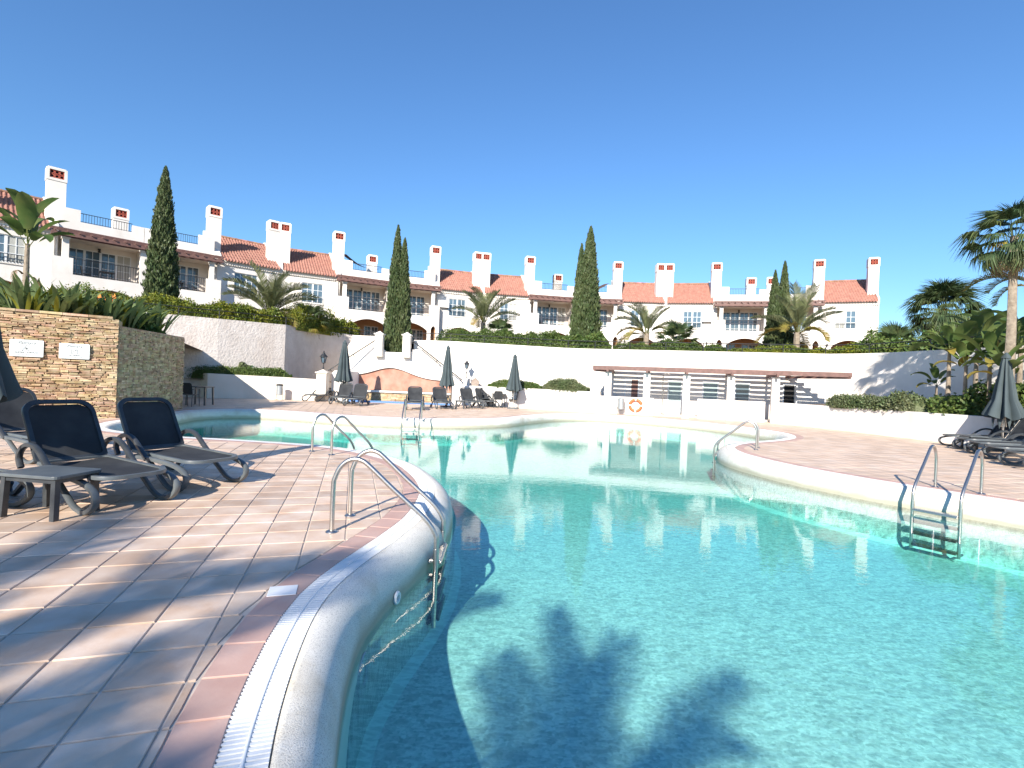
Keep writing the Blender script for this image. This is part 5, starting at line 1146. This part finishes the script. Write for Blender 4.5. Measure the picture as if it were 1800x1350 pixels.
tw = fan_palm(D(1779, 500, 14.9).x, 14.9, .9, 5.3, 'tall fan palm with a grey trunk rising behind the right-hand parasol', 7, 40, .60, True, dead=6, gold=5, tr=.115, el=(78, -58), nm='tall_fan_palm')
fg = D(1772, 505, 15.6); t = thing('feather_palm', 'arching yellow feather palm fronds in front of the tall fan palm crown', 'palm', (fg.x + .9, fg.y, .9), 0); trunk_mesh([(0, 0, -.1), (.05, 0, 2.2), (0, 0, 4.0)], [.11, .09, .08], 'trunk', M_trunk, t)
crown(t, FR_GOLD, 9, 4.1, 35, 10, (.7, .9), 5)

def paddle_mesh(L, W_, pet, m, seed=0, droop=.7, torn=0):
    g = random.Random(seed); V = []; Fc = []; n = 9; V += [(0, -.02, 0), (0, .02, 0), (pet, .012, 0), (pet, -.012, 0)]; Fc.append((0, 1, 2, 3)); x, z, a = pet, 0, 0; prev = None
    for i in range(n + 1):
        t = i / n; w = W_ / 2 * math.sin(PI * min(1, t * .93 + .06)) ** .6 * (1 if i < n else .15); c = Vector((x, 0, z)); nx = Vector((-math.sin(a), 0, math.cos(a)))
        row = [c + Vector((0, -w, 0)) + nx * w * .35, c, c + Vector((0, w, 0)) + nx * w * .35]; b = len(V); V += [tuple(p) for p in row]
        if prev is not None: Fc += [(prev, prev + 1, b + 1, b), (prev + 1, prev + 2, b + 2, b + 1)]
        prev = b; x += L / n * math.cos(a); z += L / n * math.sin(a); a -= droop / n * (1 + t)
    o = npmesh('tmp', V, Fc, m, smooth=False); me = o.data; bpy.data.objects.remove(o); return me
PAD = [paddle_mesh(1.25, .48, .5, L_ban, s, d) for s, d in ((1, .6), (2, 1.0), (3, 1.3))]; PADG = [paddle_mesh(1.1, .42, .45, L_gold, 4, 1.2)]
def banana(x, Y, zb, h, lab, seed, n=9, s=1.0, lean=0, gold=2, el=(80, 15), nm='banana_plant'):
    t = thing(nm, lab, 'plant', (x, Y, zb), seed * 1.3)
    trunk_mesh([(0, 0, -.1), (lean * .4, 0, h * .5), (lean, 0, h)], [.11 * s, .085 * s, .06 * s], 'trunk', M_trunk, t, rough=.006)
    g = random.Random(seed)
    for i in range(n + gold):
        f = i / (n + gold); a = i * 2.4 + g.uniform(-.3, .3); o = link('leaf', g.choice(PAD if i < n else PADG), t); q = s * g.uniform(.8, 1.15); o.scale = (q, q, q); o.location = (lean, 0, h - f * .15); o.rotation_euler = (g.uniform(-.3, .3), -R(el[0] + (el[1] - el[0]) * f), a)
    return t
for k, (px, Y, h, lab, n, s) in enumerate(((1670, 16.8, 2.1, 'banana plant with upright leaves against the white wall, leftmost of the clump', 9, .85), (1700, 16.2, 1.6, 'shorter banana plant with yellow lower leaves in the clump', 8, .75), (1718, 17.5, 2.5, 'banana plant rising in the middle of the clump behind the parasol', 9, .95),
                                           (1742, 15.6, 1.7, 'banana plant directly left of the tall palm trunk', 9, .85), (1795, 16.0, 2.2, 'large banana plant right of the tall palm trunk', 10, 1.05), (1650, 18.0, 1.0, 'low young banana plant at the foot of the white wall', 6, .6), (1765, 14.8, 1.3, 'leafy banana plant low behind the right-hand parasol', 8, .8))):
    banana(D(px, 600, Y).x, Y, .88, h, lab, k + 1, n, s * .86, gold=2 if k in (1, 3, 4) else 1)
banana(D(1735, 600, 19.5).x, 19.5, 2.2, 1.1, 'dark bird-of-paradise tree with broad leaves against the sky at the right', 9, 9, 1.15, gold=0, el=(85, 25), nm='bird_of_paradise_tree')
g_ = np.random.RandomState(5)
bank('undergrowth', [(14.5, 17.6, .85), (15.2, 15.9, .88), (16.3, 14.0, .9), (17.6, 12.0, .9)], 2.2, .9, 9000, .16, L_hedge, 'dark leafy undergrowth below the banana clump', 'shrub', lump=.4, seed=22)
bank('shrub', up_([(15.2, 24.2, 3.3), (16.6, 23.0, 3.3), (17.6, 20.5, 3.3), (18.3, 17.5, 3.3)], -.2, 1.5), 2.4, .95, 9000, .16, L_hedge, 'leafy green bank between the round fan palm and the bananas', 'shrub', lump=.45, seed=23)

# left: giant bird of paradise and strap-leaved plants over the stone wall
x = D(45, 480, 13.8).x; t = banana(x, 13.8, 2.3, 2.3, 'tall bird-of-paradise tree over the stone wall at the far left', 21, 13, .84, lean=.12, gold=0, el=(88, 30), nm='bird_of_paradise_tree')
DROOP = [frond_mesh(1.1, 22, .16, .02, 3.4, R(20), L_dead, 9, .2)]
crown(t, DROOP, 3, 1.5, 25, 5, (.8, 1.0), 4, name='dead_frond', az=[0.2, 2.9, -.4])
def strap_mesh(L, w, bend, m, seed=0):
    V = []; Fc = []; n = 6; x = z = 0; a = R(88)
    for i in range(n + 1):
        t = i / n; ww = w / 2 * (1 if t < .15 else math.sin(PI * min(1, .35 + .65 * (1 - t))) ** .8) * (1 - t ** 4 * .9) * (.5 + .5 * min(1, t * 3)); V += [(x, -ww, z + ww * .3), (x, 0, z), (x, ww, z + ww * .3)]
        x += L / n * math.cos(a); z += L / n * math.sin(a); a -= bend / n * (.4 + 1.2 * t)
        if i: b = 3 * i; Fc += [(b - 3, b - 2, b + 1, b), (b - 2, b - 1, b + 2, b + 1)]
    o = npmesh('tmp', V, Fc, m); me = o.data; bpy.data.objects.remove(o); return me
STR = [strap_mesh(.95, .11, b, L_strel, 1) for b in (.7, 1.1, 1.6)] + [strap_mesh(.8, .09, 1.3, L_yel, 1)]
M_flower = mat('orange_flower', (.75, .22, .03), .6)
def strel(p, lab, seed, n=34, s=1.0, fl=0):
    t = thing('strap_leaf_plant', lab, 'plant', p); g = random.Random(seed)
    for i in range(n):
        a = g.uniform(0, 2 * PI); r = g.uniform(0, .32) * s; o = link('leaf', g.choice(STR), t); q = s * g.uniform(.65, 1.15); o.scale = (q, q, q); o.location = (r * math.cos(a), r * math.sin(a), 0); o.rotation_euler = (g.uniform(-.3, .3), g.uniform(-.1, .45), a + g.uniform(-.5, .5))
    for k in range(fl):
        a = g.uniform(0, 6.28); mb = MB(); z = .75 * s; mb.add([(0, 0, z), (.16, .02, z + .03), (.02, .01, z + .02), (.05, 0, z + .15), (.09, .01, z + .04), (-.05, .02, z + .13)], [(0, 1, 2), (0, 3, 4), (0, 5, 2)]); mb.tube([(0, 0, 0), (0, 0, z)], .008, 4); o = mb.build('flower', [M_flower], t); o.location = (.25 * math.cos(a), .25 * math.sin(a), 0)
    return t
for k, (px, py, Y, s, lab) in enumerate(((50, 512, 13.2, 1.0, 'strap-leaved plant at the far left above the white signs'), (100, 520, 13.6, 1.05, 'strap-leaved plant above the gap between the two signs'), (20, 505, 14.4, 1.2, 'large strap-leaved plant at the left edge above the stone wall'), (145, 530, 14.2, 1.0, 'strap-leaved plant above the right sign'),
        (75, 500, 15.5, 1.2, 'tall strap-leaved plant at the foot of the bird-of-paradise tree'), (190, 548, 14.6, .95, 'strap-leaved plant above the corner of the stone wall'), (215, 560, 15.3, 1.05, 'strap-leaved plant with orange flower just right of the wall corner'), (245, 570, 16.2, 1.0, 'strap-leaved plant over the shaded stone return'), (268, 575, 16.8, .95, 'strap-leaved plant at the end of the shaded stone return'), (160, 530, 16.5, 1.1, 'strap-leaved plant behind the wall corner plants'))):
    p = D(px, py, Y); strel((p.x, Y, 2.35), lab, 30 + k, 58, s * 1.3, fl=2 if k in (5, 6) else 0)
bank('undergrowth', [(-16.5, 12.6, 2.35), (-14.0, 13.4, 2.35), (-12.3, 15.2, 2.3), (-11.6, 16.8, 2.25)], 1.5, .5, 9000, .14, L_hedge, 'leafy ground cover between the strap-leaved plants', 'shrub', lump=.3, seed=40)

# palms behind the viewpoint: they throw the frond shadows over the near deck and the water
for k, (x, Y, h, s, lab, n) in enumerate(((-6.1, -7.5, 4.5, 1.0, 'palm behind the viewpoint to the left', 13), (-4.9, -7.2, 4.1, .85, 'palm behind the viewpoint in the middle', 11), (-2.8, -8.1, 4.4, .6, 'slender palm behind the viewpoint to the right', 30))):
    feather_palm(x, Y, 0, h, lab, 50 + k, n, s * 1.25, 0, (70, -5))

def on_facade(i, u, v, z, fn):
    p, a = on_house(i, u, v, z); t = fn; t.location = p; t.rotation_euler = (0, 0, a); return t
for i, u, z, lab in ((3, 3.55, 3.9, 'white air-conditioning unit on the facade right of the twin cypress'), (6, 3.5, 3.8, 'white air-conditioning unit on the facade above the right end of the pergola')):
    t = thing('air_conditioner', lab, 'air conditioner'); mb = MB(); mb.box(-.4, .4, -.32, -.02, 0, .56); mb.build('case', M_grate, t, bevel=.02); mb = MB()
    for k in range(3): mb.lathe([(.2 - .06 * k, 0), (.215 - .06 * k, 0)], 20)
    mb.v = [(x - .1, -.325, y + .28) for x, y, z_ in mb.v]; mb.build('fan_grille', M_iron, t); mb = MB(); mb.box(-.35, -.31, -.3, 0, -.05, 0); mb.box(.31, .35, -.3, 0, -.05, 0); mb.build('bracket', M_iron, t); on_facade(i, u, 0, z, t)
